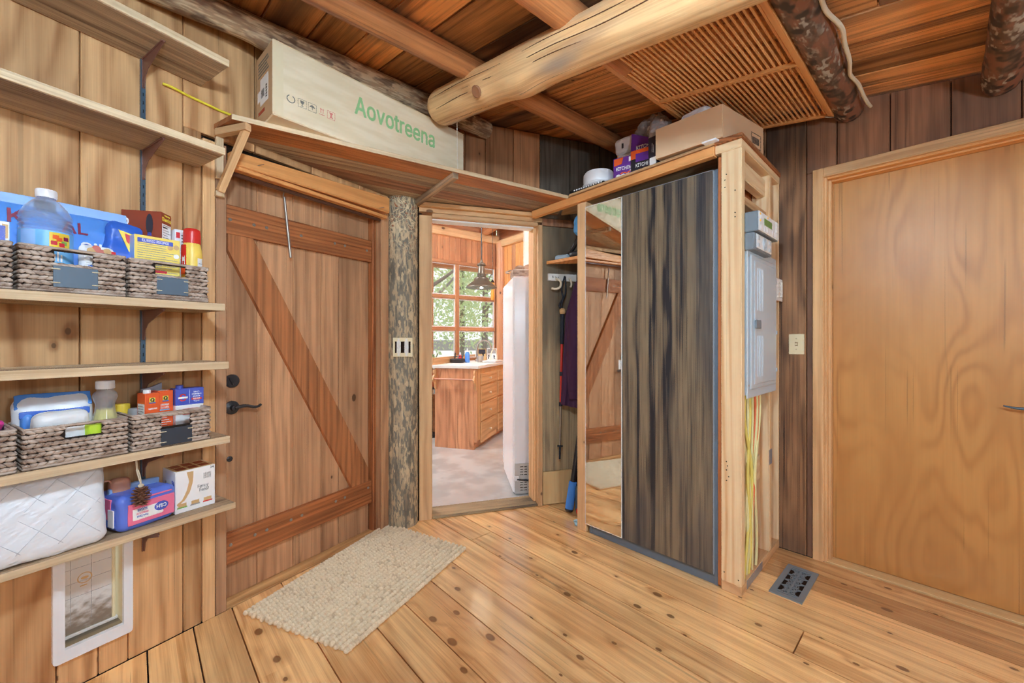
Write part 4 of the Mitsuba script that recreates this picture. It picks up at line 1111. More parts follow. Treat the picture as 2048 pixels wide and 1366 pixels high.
for k, (z0, z1) in enumerate(SZ):
    t = thing('shelf_bracket_metal', f'brown metal shelf bracket under the pantry shelf that is {SN[k]}', 'shelf bracket')
    ww = min(.205, wd_[k] - .02)
    pg = Polygon([(.013, z0 - .001), (ww, z0 - .001), (ww, z0 - .010), (.16, z0 - .022), (.06, z0 - .052), (.034, z0 - .075), (.026, z0 - .110), (.013, z0 - .110)])
    m = ex(pg, .003, engine='earcut')
    part(t, 'web', placed(m, FL.P(U0 - .0015, 0, 0), [FL.w, Z, np.cross(FL.w, Z)] if np.cross(FL.w, Z) @ FL.u > 0 else [FL.w, Z, FL.u]), 'brown_metal')
    part(t, 'flange', cbox(FL, U0 - .006, U0 + .006, .013, ww, z0 - .004, z0 - .0008, .0005), 'brown_metal')
    part(t, 'flange', cbox(FL, U0 - .0045, U0 + .0045, .0135, .017, z0 - .112, z0 - .004, .0005), 'brown_metal')
    part(t, 'rib', tube([FL.P(U0 + .0015, .05, z0 - .035), FL.P(U0 + .0015, .11, z0 - .018), FL.P(U0 + .0015, .16, z0 - .012)], .0022, 8), 'brown_metal', True)

# ---- woven baskets
def wicker(p, n, uv):
    a = mikit.noise(p.x * 45, p.y * 45, p.z * 60); b = mikit.fbm(p.x * 260, p.y * 260, p.z * 700, 2)
    c = mikit.mix(lin((178, 162, 148)), lin((132, 112, 98)), mikit.smoothstep(.35, .75, a))
    return mikit.mix(c, lin((206, 192, 178)), mikit.smoothstep(.5, .8, b) * .5)


mat('wicker', mikit.proc(wicker), .55, .35)
mat('basket_dark', (44, 36, 32), .9, .1)
mat('slate_label', (82, 100, 116), .45, .4); mat('slate_label_dark', (48, 56, 66), .5, .4)
mat('twine', (206, 196, 172), .7, .2)
leaf = trimesh.creation.icosphere(1)


def basket(u0, u1, w0, w1, z, h, label, tag=None, cut=None, seed=0):
    t = thing('wicker_basket', label, 'basket', None)
    r = np.random.default_rng(seed)
    C = sbox(*cut[:1], cut[1], cut[2], cut[3]) if cut else None
    ins = cat([cbox(FL, u0 + .005, u1 - .005, w0 + .004, w0 + .007, z + .002, z + h - .004, 0), cbox(FL, u0 + .005, u0 + .008, w0 + .004, w1 - .008, z + .002, z + h - .004, 0),
               cbox(FL, u1 - .008, u1 - .005, w0 + .004, w1 - .008, z + .002, z + h - .004, 0), cbox(FL, u0 + .005, u1 - .005, w0 + .004, w1 - .006, z + .0012, z + .004, 0)])
    fp = sbox(u0 + .005, z + .002, u1 - .005, z + h - .004)
    if C is not None: fp = fp.difference(C)
    fr = placed(ex(fp, .002, engine='earcut'), FL.o + FL.w * (w1 - .0095), [FL.u, Z, np.cross(FL.u, Z)])
    part(t, 'lining', cat([ins, fr]), 'basket_dark')  # dark sheets behind the strands, colouring the gaps as if shaded
    Vs = []

    def braid(O, ax, width, nrm, hole=None):
        n = max(4, int(round((h - .008) / .0138)))
        ph = (h - .008) / n
        for k in range(n):
            zc = .006 + ph * (k + .5)
            x = r.uniform(-.004, .006)
            while x < width - .002:
                L_ = r.uniform(.0125, .0145)
                a_, b_ = max(x - L_ * .8, .002), min(x + L_ * .8, width - .002)
                if hole and hole[2] - .004 < zc < hole[3] + .004 and b_ > hole[0] and a_ < hole[1]:
                    if x < hole[0]: b_ = min(b_, hole[0])
                    elif x > hole[1]: a_ = max(a_, hole[1])
                    else: a_ = b_
                if b_ - a_ > .006:
                    L2, xc = (b_ - a_) / 1.6, (a_ + b_) / 2
                    tl = (.36 if k % 2 == 0 else -.36) * L2 / L_ + r.uniform(-.08, .08)
                    tw = .35 * (1 if k % 2 else -1)
                    d1 = ax * math.cos(tl) + Z * math.sin(tl); d2 = -ax * math.sin(tl) + Z * math.cos(tl)
                    lf = leaf.vertices * [L2, ph * .50, .0058]
                    lf[:, 1] *= 1 - .55 * np.abs(leaf.vertices[:, 0]) ** 1.5
                    lf[:, 2] += leaf.vertices[:, 0] * .0022
                    Vs.append(O + ax * xc + Z * zc + lf[:, :1] * d1 + lf[:, 1:2] * d2 + lf[:, 2:] * nrm)
                x += r.uniform(.0165, .0185)

    hole = (cut[0] - u0, cut[2] - u0, cut[1] - z, cut[3] - z) if cut else None
    braid(FL.P(u0, w1 - .005, z), FL.u, u1 - u0, FL.w, hole)
    braid(FL.P(u0 + .0065, w0, z), FL.w, w1 - w0 - .004, -FL.u)
    braid(FL.P(u1 - .0065, w0, z), FL.w, w1 - w0 - .004, FL.u)
    Fs = [leaf.faces + len(leaf.vertices) * k for k in range(len(Vs))]
    part(t, 'weave', trimesh.Trimesh(np.vstack(Vs), np.vstack(Fs), process=False), 'wicker', True, kind='stuff')
    c_ = [(u0 + .004, w1 - .005), (u1 - .004, w1 - .005), (u1 - .004, w0 + .005), (u0 + .004, w0 + .005), (u0 + .004, w1 - .005)]
    rim = cat([tube([FL.P(*a, z + h - .002), FL.P(*b, z + h - .002)], .0042, 8) for a, b in zip(c_[:-1], c_[1:])])
    part(t, 'rim', rim, 'wicker', True)
    part(t, 'rim', cat([tube([FL.P(a[0], a[1], z + .0045), FL.P(b[0], b[1], z + .0045)], .0044, 8) for a, b in zip(c_[:-1], c_[1:])]), 'wicker', True)
    if tag:
        k = part(t, 'name_plate', cbox(FL, tag[0], tag[1], w1 + .001, w1 + .004, tag[2], tag[3], .001), tag[4], label='blank slate coloured name plate')
        for a in (tag[0], tag[1]):
            s = 1 if a == tag[0] else -1
            for zq in (tag[2] + .013, tag[3] - .010): part(k, 'tie', tube([FL.P(a - s * .003, w1 + .002, zq), FL.P(a + s * .006, w1 + .005, zq), FL.P(a + s * .014, w1 + .004, zq)], .0018, 6), 'twine', True)
    return t


b1, b2 = 1.3425, .8215
basket(-.868, -.634, .03, .225, b1, .134, 'wicker basket cut off by the left edge, on the upper basket shelf', None, None, 1)
basket(-.627, -.395, .03, .225, b1, .134, 'wicker basket holding the clear jug, its wide blue grey name plate in front', (-.560, -.464, b1 + .016, b1 + .080, 'slate_label'), (-.556, b1 + .088, -.473, b1 + .124), 2)
basket(-.389, -.158, .03, .225, b1, .132, 'wicker basket holding the yellow box and the yellow bottle', (-.317, -.226, b1 + .018, b1 + .080, 'slate_label'), (-.318, b1 + .086, -.231, b1 + .122), 3)
basket(-.868, -.626, .02, .220, b2, .124, 'wicker basket cut off by the left edge, on the lower basket shelf', None, None, 4)
basket(-.619, -.3875, .02, .220, b2, .120, 'wicker basket holding the oil bottle and white pack, without a name plate', None, (-.532, b2 + .080, -.452, b2 + .112), 5)
basket(-.381, -.149, .02, .220, b2, .122, 'wicker basket holding the orange broth cartons, with a dark name plate', (-.3035, -.2125, b2 - .004 + .008, b2 + .064, 'slate_label_dark'), (-.300, b2 + .070, -.215, b2 + .106), 6)

# ---- groceries, upper shelf
for nm, c in dict(pouch_blue=(86, 146, 224), pouch_deep=(48, 98, 196), pouch_light=(150, 190, 240), pouch_white=(232, 236, 242), box_brown=(140, 62, 42), box_yellow=(240, 216, 110), label_blue=(72, 90, 186),
                  bottle_yellow=(240, 208, 96), cap_red=(206, 46, 40), orange_carton=(238, 100, 52), lime=(190, 226, 60), jar_yellow=(232, 200, 66), sugar_blue=(92, 120, 214), sugar_pink=(232, 120, 156), print_white=(242, 242, 240),
                  print_red=(204, 50, 60), print_maroon=(128, 30, 66), print_dark=(44, 44, 56), print_tan=(204, 170, 120), print_yellow=(238, 210, 80), sky_label=(120, 186, 232), print_green=(120, 168, 84), magenta=(226, 66, 150), copper=(206, 150, 124), meat=(206, 120, 110), print_grey=(150, 150, 150)).items():
    mat(nm, c, .35 if 'print' not in nm else .5, .45)
scene['clear_plastic'] = {'type': 'blendbsdf', 'weight': .13, 'a': {'type': 'thindielectric', 'int_ior': 1.5}, 'b': {'type': 'twosided', 'bsdf': {'type': 'principled', 'base_color': rgb(232, 238, 246), 'roughness': .12, 'specular': 1.0}}}
scene['oil'] = {'type': 'dielectric', 'int_ior': 1.05, 'specular_transmittance': {'type': 'rgb', 'value': [.93, .9, .55]}}


def leanframe(lean, yaw=0.0):
    """u, outward normal and up of something leaning back by lean (radians) and turned by yaw"""
    u = FL.u * math.cos(yaw) - FL.w * math.sin(yaw); w = FL.w * math.cos(yaw) + FL.u * math.sin(yaw)
    return u, w * math.cos(lean) + Z * math.sin(lean), Z * math.cos(lean) - w * math.sin(lean)


def pouch(t, name, O, width, height, thick, mat_, lean=0.0, yaw=0.0, amp=.006, seed=0, roll=0.0):
    """a soft bag standing on its lower edge centre O; returns (O, right, normal, up) for its print"""
    u, w, up = leanframe(lean, yaw)
    u, up = u * math.cos(roll) + up * math.sin(roll), up * math.cos(roll) - u * math.sin(roll)
    m = rbox((width, thick, height), thick * .46, 32, amp, 14, seed, pinch=.75)
    m.vertices[:, 2] += height / 2
    part(t, name, placed(m, O, [u, w, up]), mat_, True)
    return np.asarray(O), u, w, up


t = thing('milk_powder_bag', 'large light blue zip pouch leaning on the wall behind the clear jug', 'bag')
O, u, w, up = pouch(t, 'pouch', FL.P(-.515, .085, b1 + .010), .33, .272, .052, 'pouch_blue', .14, 0, .005, 2)
part(t, 'top_strip', placed(rbox((.335, .004, .032), .0019, 16, .003, 20, 5), O + up * .288 + w * .002, [u, w, up]), 'pouch_light', True)
part(t, 'top_strip', placed(rbox((.33, .005, .035), .002, 8, .002, 20, 6), O + up * .258 - w * .002, [u, w, up]), 'pouch_deep', True)
part(t, 'lettering', words('K', .042, O - u * .112 + up * .205 + w * .0245, u, up), 'print_maroon')
part(t, 'lettering', words('AL', .036, O + u * .0 + up * .200 + w * .0245, u, up), 'print_maroon')
part(t, 'lettering', words('Silk', .036, O + u * .040 + up * .135 + w * .031, u, up), 'print_white')
part(t, 'lettering', words('S', .036, O - u * .095 + up * .150 + w * .031, u, up), 'print_white')
t = thing('clear_jug', 'big clear plastic jug with a white cap and a blue label, in the basket', 'jug')
JC = FL.P(-.556, .125, b1 + .006)
prof = [(.0, 0), (.050, 0), (.056, .006), (.056, .19), (.053, .194), (.0575, .201), (.0535, .208), (.0575, .215), (.0535, .222), (.0565, .230), (.054, .240), (.044, .262), (.028, .282), (.020, .288), (.020, .297)]
pr2 = [(max(a - .0012, 0), b + .0012) for a, b in prof]
part(t, 'bottle', lathe(prof[1:], 48, JC, Z, 8, .012), 'clear_plastic', 40)
part(t, 'cap', lathe([(0, .292), (.0225, .292), (.0235, .296), (.0235, .313), (.0215, .317), (0, .317)], 36, JC, Z, 36, .008), 'white_plastic', 40)
lbm = lathe([(.0569, .012), (.0572, .014), (.0572, .182), (.0569, .184)], 48, JC, Z, 8, .012)
part(t, 'label', lbm, 'sky_label', 40, label='sky blue wrap-around label')
ang0 = math.atan2(*( (-JC + np.array([0, 0, 0]))[[1, 0]]))
fac = np.array([-JC[0], -JC[1], 0]); fac /= np.linalg.norm(fac); sdv = np.cross(Z, fac)


def curved(poly_u0, poly_u1, z0, z1, R, C):
    vs = []
    for a in np.linspace(poly_u0 / R, poly_u1 / R, 14):
        dr_ = fac * math.cos(a) + sdv * math.sin(a)
        vs += [C + dr_ * R + Z * z0, C + dr_ * R + Z * z1]
    f = []
    for i in range(13): f += [[2 * i, 2 * i + 2, 2 * i + 3], [2 * i, 2 * i + 3, 2 * i + 1]]
    return trimesh.Trimesh(vs, f, process=False)


part(t, 'label_panel', curved(-.06, -.022, .014, .182, .0582, JC), 'pouch_light')
part(t, 'label_picture', cat([curved(.006, .056, .130, .180, .0582, JC)]), 'jar_yellow', label='picture of vegetables')
for k, (du, dz, m_) in enumerate(((.016, .07, 'print_red'), (.028, .082, 'orange_carton'), (.04, .072, 'print_green'), (.045, .086, 'print_maroon'), (.034, .066, 'print_red'), (.02, .088, 'orange_carton'))):
    part(t, 'label_picture', curved(du - .007, du + .007, dz + .072, dz + .084, .0585 + .0001 * k, JC), m_)
part(t, 'lettering', cat([curved(.006 + .008 * k, .011 + .008 * k, .092, .122 - .008 * (k % 2), .0583, JC) for k in range(4)]), 'print_white')
t = thing('cookie_pack', 'white and blue pack printed with cookies, right of the clear jug', 'pack')
O, u, w, up = pouch(t, 'pouch', FL.P(-.452, .172, b1 + .006), .085, .158, .034, 'pouch_white', .05, .1, .002, 7)
part(t, 'print', placed(rbox((.062, .001, .05), .0004, 2), O + up * .066 + u * .005 + w * .0172, [u, w, up]), 'pouch_deep')
for k, (a, b) in enumerate(((-.018, .138), (.004, .136), (.02, .141), (-.006, .147))):
    part(t, 'print', lathe([(0, 0), (.011, 0), (.0105, .001), (0, .0012)], 20, O + u * a + up * b + w * .0165, w), ('print_tan', 'meat')[k % 2])
part(t, 'lettering', words('Chips', .016, O - u * .02 + up * .075 + w * .0183, up, -u), 'print_white')
part(t, 'print', placed(rbox((.012, .001, .02), .0004, 2), O + up * .135 + u * .036 + w * .0155, [u, w, up]), 'print_red')
t = thing('blue_snack_bag', 'crumpled deep blue bag with a yellow triangle, beside the brown cereal box', 'bag')
O, u, w, up = pouch(t, 'pouch', FL.P(-.405, .115, b1 + .006), .095, .262, .045, 'pouch_deep', .04, -.1, .009, 11, -.16)
part(t, 'print', prism(Polygon([(-.02, .235), (.027, .232), (.016, .165)]), O + w * .0235, u, -up, .0012) if False else placed(ex(Polygon([(-.022, .232), (.022, .226), (.018, .160)]), .0015, engine='earcut'), O + w * .0225, [u, up, np.cross(u, up)]), 'print_yellow')
part(t, 'print', placed(ex(Polygon([(-.004, .224), (.012, .221), (.012, .19), (.004, .198)]), .002, engine='earcut'), O + w * .0228, [u, up, np.cross(u, up)]), 'print_red')
part(t, 'print', placed(ex(sbox(.028, .185, .042, .226), .0015, engine='earcut'), O + w * .021, [u, up, np.cross(u, up)]), 'pouch_light')
t = thing('small_food_box', 'small white and blue box in the basket at the left edge', 'box')
part(t, 'box', cbox(FL, -.70, -.634, .12, .17, b1 + .006, b1 + .198, .001), 'pouch_white')
part(t, 'print', plate(FL, -.675, -.642, .17, b1 + .14, b1 + .185), 'label_blue'); part(t, 'print', plate(FL, -.648, -.637, .17, b1 + .15, b1 + .19), 'print_tan')


class Yaw:
    """a box frame turned on the shelf: corner at (u, w), ru along the right-hand face, lu along the left-hand face"""
    def __init__(s, u, w, deg):
        a = math.radians(deg); s.o = FL.P(u, w, 0)
        s.u = FL.u * math.cos(a) - FL.w * math.sin(a); s.w = FL.w * math.cos(a) + FL.u * math.sin(a); s.A = np.array([s.u, s.w, Z])

    def P(s, u, w, z): return s.o + s.u * u + s.w * w + Z * z


t = thing('cereal_box', 'tall brown cereal box standing behind the yellow recipe box', 'box')
Y = Yaw(-.272, .125, 44)
part(t, 'box', cbox(Y, 0, .062, -.125, 0, b1 + .006, b1 + .334, .001), 'box_brown')
part(t, 'label', plate(Y, .005, .058, 0.0, b1 + .19, b1 + .292), 'print_white')
part(t, 'lettering', words('Cheerios', .014, Y.P(.004, .0006, b1 + .303), Y.u, Z, .054), 'print_yellow')
part(t, 'lettering', words('Honey Nut', .006, Y.P(.018, .0006, b1 + .322), Y.u, Z, .034), 'print_yellow')
part(t, 'lettering', cat([plate(Y, .008, .055 - .01 * (k % 3), .0008, b1 + .205 + .009 * k, b1 + .2065 + .009 * k + (.003 if k == 8 else 0)) for k in range(10)]), 'print_dark')
lf = lambda a, z: Y.P(-.0004, -.155 + a, z)
part(t, 'lettering', words('Honey Nut', .016, lf(.035, b1 + .235), Y.w, Z, .06), 'print_yellow')
part(t, 'lettering', words('ERIOS', .024, lf(.03, b1 + .205), Y.w, Z, .08), 'print_yellow')
part(t, 'print', placed(ex(affinity.scale(Point(0, 0).buffer(.02), .55, 1.9), .0006, engine='earcut'), lf(.118, b1 + .285), [Y.w, Z, np.cross(Y.w, Z)]), 'print_dark')
part(t, 'print', placed(ex(unary_union([sbox(-.006, -.03, -.003, .0), sbox(.003, -.03, .006, 0), Point(0, 0).buffer(.006)]), .0006, engine='earcut'), lf(.118, b1 + .25), [Y.w, Z, np.cross(Y.w, Z)]), 'label_blue')
part(t, 'print', placed(ex(affinity.scale(Point(0, 0).buffer(.011).difference(Point(0, 0).buffer(.005)), .8, 1.2), .0006, engine='earcut'), lf(.045, b1 + .292), [Y.w, Z, np.cross(Y.w, Z)]), 'print_white')
t = thing('recipe_box', 'flat yellow box printed with classic recipes, in the right basket', 'box')
Y = Yaw(-.3625, .178, 0)
part(t, 'box', cbox(Y, 0, .129, -.042, 0, b1 + .006, b1 + .225, .001), 'box_yellow')
part(t, 'side', cbox(Y, -.0008, 0, -.041, -.001, b1 + .008, b1 + .223, 0), 'pouch_light')
part(t, 'banner', plate(Y, .008, .108, 0, b1 + .200, b1 + .215), 'label_blue')
part(t, 'lettering', words('CLASSIC RECIPES', .009, Y.P(.02, .0007, b1 + .2035), Y.u, Z, .075), 'print_white')
part(t, 'lettering', cat([plate(Y, .008, .122 - .018 * (k % 3) if k > 2 else .088, .0, b1 + .085 + .0078 * (14 - k), b1 + .0868 + .0078 * (14 - k), .0005) for k in range(15)]), 'print_grey')
part(t, 'lettering', words('CLASSIC RECIPES', .005, Y.P(.03, .0006, b1 + .122), Y.u, Z, .045), 'print_grey')
for a, zq, m_ in ((.10, b1 + .194, 'print_tan'), (.118, b1 + .198, 'print_tan'), (.118, b1 + .165, 'print_white')): part(t, 'print', lathe([(0, 0), (.0085, 0), (.0085, .0006), (.004, .0006), (.003, .0003), (0, .0003)], 20, Y.P(a, 0, zq), Y.w), m_)
part(t, 'print', plate(Y, .008, .03, 0, b1 + .118, b1 + .130), 'print_tan'); part(t, 'print', plate(Y, .05, .09, 0, b1 + .098, b1 + .107), 'print_red')
t = thing('white_food_box', 'narrow white box between the cereal box and the yellow bottle', 'box')
part(t, 'box', cbox(FL, -.226, -.188, .06, .11, b1 + .006, b1 + .283, .001), 'pouch_white')
part(t, 'print', plate(FL, -.222, -.21, .11, b1 + .25, b1 + .272), 'print_red'); part(t, 'print', cat([plate(FL, -.205, -.194, .11, b1 + .20 + .012 * k, b1 + .204 + .012 * k) for k in range(6)]), 'print_dark')
t = thing('cooking_spray', 'yellow bottle with a red cap at the right end of the upper baskets', 'bottle')
SC = FL.P(-.186, .150, b1 + .006)
part(t, 'bottle', lathe([(0, 0), (.030, 0), (.0325, .004), (.0325, .17), (.031, .195), (.027, .215), (.0255, .222), (0, .222)], 40, SC), 'bottle_yellow', 40)
part(t, 'cap', lathe([(0, .222), (.0272, .222), (.0272, .262), (.025, .274), (.019, .279), (0, .280)], 40, SC), 'cap_red', 40)
fac = np.array([-SC[0], -SC[1], 0]); fac /= np.linalg.norm(fac); sdv = np.cross(Z, fac)
part(t, 'label', curved(-.055, -.018, .10, .212, .0330, SC), 'cap_red'); part(t, 'label', curved(.018, .042, .05, .165, .0330, SC), 'print_white', label='white facts label')
part(t, 'label', curved(-.048, -.02, .10, .125, .0333, SC), 'orange_carton')
part(t, 'lettering', cat([curved(-.036, -.033, .138, .17, .0334, SC), curved(-.026, -.023, .138, .17, .0334, SC), curved(-.033, -.0295, .15, .165, .0334, SC), curved(-.0295, -.026, .15, .165, .0334, SC)]), 'print_white')
part(t, 'lettering', cat([curved(.02, .04, .06 + .012 * k, .0615 + .012 * k, .0333, SC) for k in range(8)]), 'print_dark')

# ---- groceries, lower shelf
t = thing('blue_flour_bag', 'white bag with its bright blue top folded over, in the lower middle basket', 'bag')
O, u, w, up = pouch(t, 'pouch', FL.P(-.53, .080, b2 + .006), .175, .20, .085, 'pouch_white', .10, -.08, .006, 21)
part(t, 'top_strip', placed(rbox((.168, .012, .052), .005, 16, .004, 16, 8), O + up * .178 + w * .012, [u, w * .86 + up * .5, up * .86 - w * .5]), 'pouch_blue', True, label='blue folded top')
part(t, 'top_strip', placed(rbox((.150, .006, .022), .0028, 16, .003, 16, 9), O + up * .138 + w * .040, [u, w, up]), 'pouch_deep', True)
part(t, 'print', placed(rbox((.03, .09, .13), .03, 8, .003, 14, 3), O - u * .058 + up * .08 + w * .002, [u, w, up]), 'pouch_blue', True)
t = thing('white_pack', 'white plastic wrapped block in front of the blue folded bag', 'pack')
m = rbox((.122, .055, .150), .022, 32, .004, 22, 4)
part(t, 'pack', placed(m, FL.P(-.531, .162, b2 + .0815), FL.A), 'white_paint', True)
part(t, 'seam', placed(rbox((.08, .004, .006), .0018, 8), FL.P(-.50, .190, b2 + .072), FL.A), 'pouch_light', True)
t = thing('oil_bottle', 'clear bottle of pale yellow oil with a white cap', 'bottle')
OC = FL.P(-.424, .130, b2 + .006)
op = [(.030, 0), (.0335, .004), (.0335, .08), (.032, .09), (.0325, .094), (.031, .105), (.025, .135), (.0235, .155), (.0285, .172), (.031, .182), (.029, .192), (.0205, .203), (.0205, .214)]
part(t, 'bottle', lathe(op, 48, OC, Z, 10, .02), 'clear_plastic', 40)
mat('oil_yellow', (226, 214, 126), .12, .5, spec_trans=.0)
part(t, 'oil', lathe([(0, .002), (.030, .003), (.0322, .008), (.0322, .088), (.0305, .104), (.0245, .133), (.0238, .139), (0, .139)], 48, OC, Z, 10, .02), 'oil_yellow', 40, label='pale yellow oil')
part(t, 'cap', lathe([(0, .208), (.0235, .208), (.024, .212), (.024, .231), (.0225, .235), (0, .235)], 40, OC, Z, 40, .006), 'white_plastic', 40)
t = thing('green_lid_jar', 'small jar with a lime green lid showing through the handle hole of the basket', 'jar')
GC = FL.P(-.462, .182, b2 + .006)
part(t, 'jar', lathe([(0, 0), (.021, 0), (.023, .003), (.023, .068), (0, .068)], 32, GC), 'white_paint', 40)
part(t, 'lid', lathe([(0, .068), (.0238, .068), (.0238, .098), (.022, .102), (0, .102)], 32, GC), 'lime', 40)
fac = np.array([-GC[0], -GC[1], 0]); fac /= np.linalg.norm(fac)
part(t, 'lettering', words('Gn', .02, GC + fac * .0232 + Z * .042 - np.cross(Z, fac) * .008, np.cross(Z, fac), Z), 'print_dark')
for k, (u_, w_, hh, rr, lab) in enumerate(((-.363, .055, .142, .022, 'yellow lidded jar standing at the back, behind the oil bottle'), (-.334, .075, .124, .017, 'small jar with a grey green lid beside the orange cartons'))):
    t = thing('spice_jar', lab, 'jar')
    c = FL.P(u_, w_, b2 + .006)
    part(t, 'jar', lathe([(0, 0), (rr - .002, 0), (rr, .002), (rr, hh - .025), (0, hh - .025)], 28, c), 'jar_yellow', 40)
    part(t, 'lid', lathe([(0, hh - .025), (rr + .001, hh - .025), (rr + .001, hh - .003), (rr - .001, hh), (0, hh)], 28, c), 'jar_yellow' if k == 0 else 'print_grey', 40)


def qlogo(t, Y, a, z, s):
    k = part(t, 'logo', plate(Y, a - s, a + s, 0, z - s, z + s, .0005), 'print_yellow')
    ring_ = affinity.scale(Point(0, 0).buffer(s * .8).difference(affinity.scale(Point(0, 0).buffer(s * .5), .75, 1)), .9, 1).union(Polygon([(0, -.3 * s), (.45 * s, -1.0 * s), (.75 * s, -.85 * s), (.3 * s, -.2 * s)]))
    part(k, 'letter', prism(ring_, Y.P(a, .0005, z), Y.u, Z, -.0006) if False else placed(ex(ring_, .0006, engine='earcut'), Y.P(a, .0006, z), [Y.u, Z, np.cross(Y.u, Z)]), 'print_dark')
    part(k, 'band', plate(Y, a - s * 1.1, a + s * 1.1, .0005, z - 1.45 * s, z - 1.05 * s), 'label_blue')


for k, (u_, w_, wd, dp, hh, lab) in enumerate(((-.326, .150, .042, .060, .186, 'orange broth carton with a white screw cap'), (-.283, .128, .047, .055, .190, 'orange broth carton in the middle, touching the blue and white carton'))):
    t = thing('broth_carton', lab, 'carton')
    Y = Yaw(u_, w_, 4)
    part(t, 'box', cbox(Y, 0, wd, -dp, 0, b2 + .006, b2 + hh, .001), 'orange_carton')
    if k == 0:
        part(t, 'cap', lathe([(0, 0), (.011, 0), (.011, .011), (.0095, .013), (0, .013)], 28, Y.P(wd / 2 - .008, -.02, b2 + hh)), 'white_plastic', 40)
        part(t, 'side_label', cbox(Y, -.0006, 0, -dp + .006, -.004, b2 + .06, b2 + .148, 0), 'print_white')
        part(t, 'lettering', cat([cbox(Y, -.001, -.0006, -dp + .01, -.008, b2 + .066 + .009 * i, b2 + .0675 + .009 * i, 0) for i in range(9)]), 'print_dark')
        part(t, 'lettering', words('vegetable broth', .006, Y.P(.009, .0003, b2 + .128), Y.u, Z, .026), 'print_white')
    else:
        part(t, 'top_print', cbox(Y, .008, wd - .012, -.05, -.005, b2 + hh, b2 + hh + .0006, 0), 'print_white')
        part(t, 'lettering', words('chicken', .0075, Y.P(.008, .0003, b2 + .135), Y.u, Z, .026), 'print_white')
        part(t, 'lettering', words('broth', .0085, Y.P(.009, .0003, b2 + .124), Y.u, Z, .024), 'print_white')
        part(t, 'print', plate(Y, .006, .036, 0, b2 + .117, b2 + .121), 'sky_label')
    qlogo(t, Y, wd * .5, b2 + .162, .0085)
    part(t, 'lettering', cat([plate(Y, .006, wd - .006 - .006 * (i % 3), 0, b2 + .02 + .0085 * i, b2 + .0222 + .0085 * i, .0004) for i in range(11)]), 'print_white')
t = thing('stock_carton', 'blue and white stock carton picturing meat, at the right end of the lower baskets', 'carton')
Y = Yaw(-.2345, .142, -3)
part(t, 'box', cbox(Y, 0, .088, -.055, 0, b2 + .006, b2 + .192, .001), 'print_white')
part(t, 'top_band', cbox(Y, -.0006, .0886, -.0556, .0006, b2 + .130, b2 + .1926, .0005), 'label_blue', label='blue upper half')
part(t, 'cap', lathe([(0, 0), (.012, 0), (.012, .011), (.0105, .013), (0, .013)], 28, Y.P(.018, -.022, b2 + .1926)), 'label_blue', 40)
part(t, 'lettering', words('S', .026, Y.P(.012, .0008, b2 + .146), Y.u, Z), 'print_red')
part(t, 'lettering', cat([plate(Y, .007, .037, .0013, b2 + .155, b2 + .162)]), 'print_white')
part(t, 'divider', plate(Y, .0425, .0433, .0006, b2 + .134, b2 + .188), 'print_white')
part(t, 'print', plate(Y, .049, .082, .0006, b2 + .147, b2 + .155), 'print_red')
for i, s in enumerate(('QUALITY', 'INGREDIENTS', 'MADE FOR', 'SUPERIOR', 'FLAVOR')):
    part(t, 'lettering', words(s, .0052, Y.P(.065 - .0024 * len(s) * .6, .0013, b2 + .1755 - .0088 * i), Y.u, Z, .0029 * len(s)), 'print_white')
part(t, 'picture', placed(rbox((.05, .003, .024), .0012, 16, .001, 60, 2), Y.P(.046, .0015, b2 + .104), Y.A), 'meat', True, label='picture of sliced meat')
part(t, 'picture', placed(ex(Point(0, 0).buffer(.008), .001, engine='earcut'), Y.P(.05, .0003, b2 + .074), [Y.u, Z, np.cross(Y.u, Z)]), 'print_red')
part(t, 'picture', placed(ex(Polygon([(0, 0), (.022, 0), (.012, .012)]), .001, engine='earcut'), Y.P(.06, .0003, b2 + .10), [Y.u, Z, np.cross(Y.u, Z)]), 'box_yellow')
t = thing('grey_packet', 'corner of a grey packet sticking up behind the orange cartons', 'packet')
pz = Polygon([(0, 0), (.06, 0), (.058, .028), (.03, .018), (0, .012)])
put(t, placed(ex(pz, .012, engine='earcut'), FL.P(-.315, .066, b2 + .17) - Z * .0, [FL.u, Z, np.cross(FL.u, Z)]), 'galvanised') if False else put(t, placed(ex(Polygon([(0, 0), (.062, 0), (.060, .21), (.03, .196), (0, .19)]), .012, engine='earcut'), FL.P(-.313, .060, b2 + .006), [FL.u, Z, np.cross(FL.u, Z)]), 'galvanised')
t = thing('pink_wrapper', 'crumpled pink and dark wrapper in the basket at the lower left edge', 'wrapper')
part(t, 'wrapper', placed(rbox((.07, .06, .13), .026, 16, .012, 24, 14), FL.P(-.668, .10, b2 + .070), FL.A), 'purple_fleece', True)
part(t, 'wrapper', placed(rbox((.03, .035, .03), .014, 16, .008, 40, 15), FL.P(-.655, .125, b2 + .128), FL.A), 'magenta', True)

# ---- lowest shelf
b3 = .534
t = thing('white_quilted_pouch', 'big white quilted pouch with a dark blue top strip, leaning on the lowest shelf', 'pouch')
ln_ = leanframe(.22, 0)
u, w, up = ln_
m = rbox((.56, .07, .262), .03, 64, .007, 9, 31, pinch=.55)
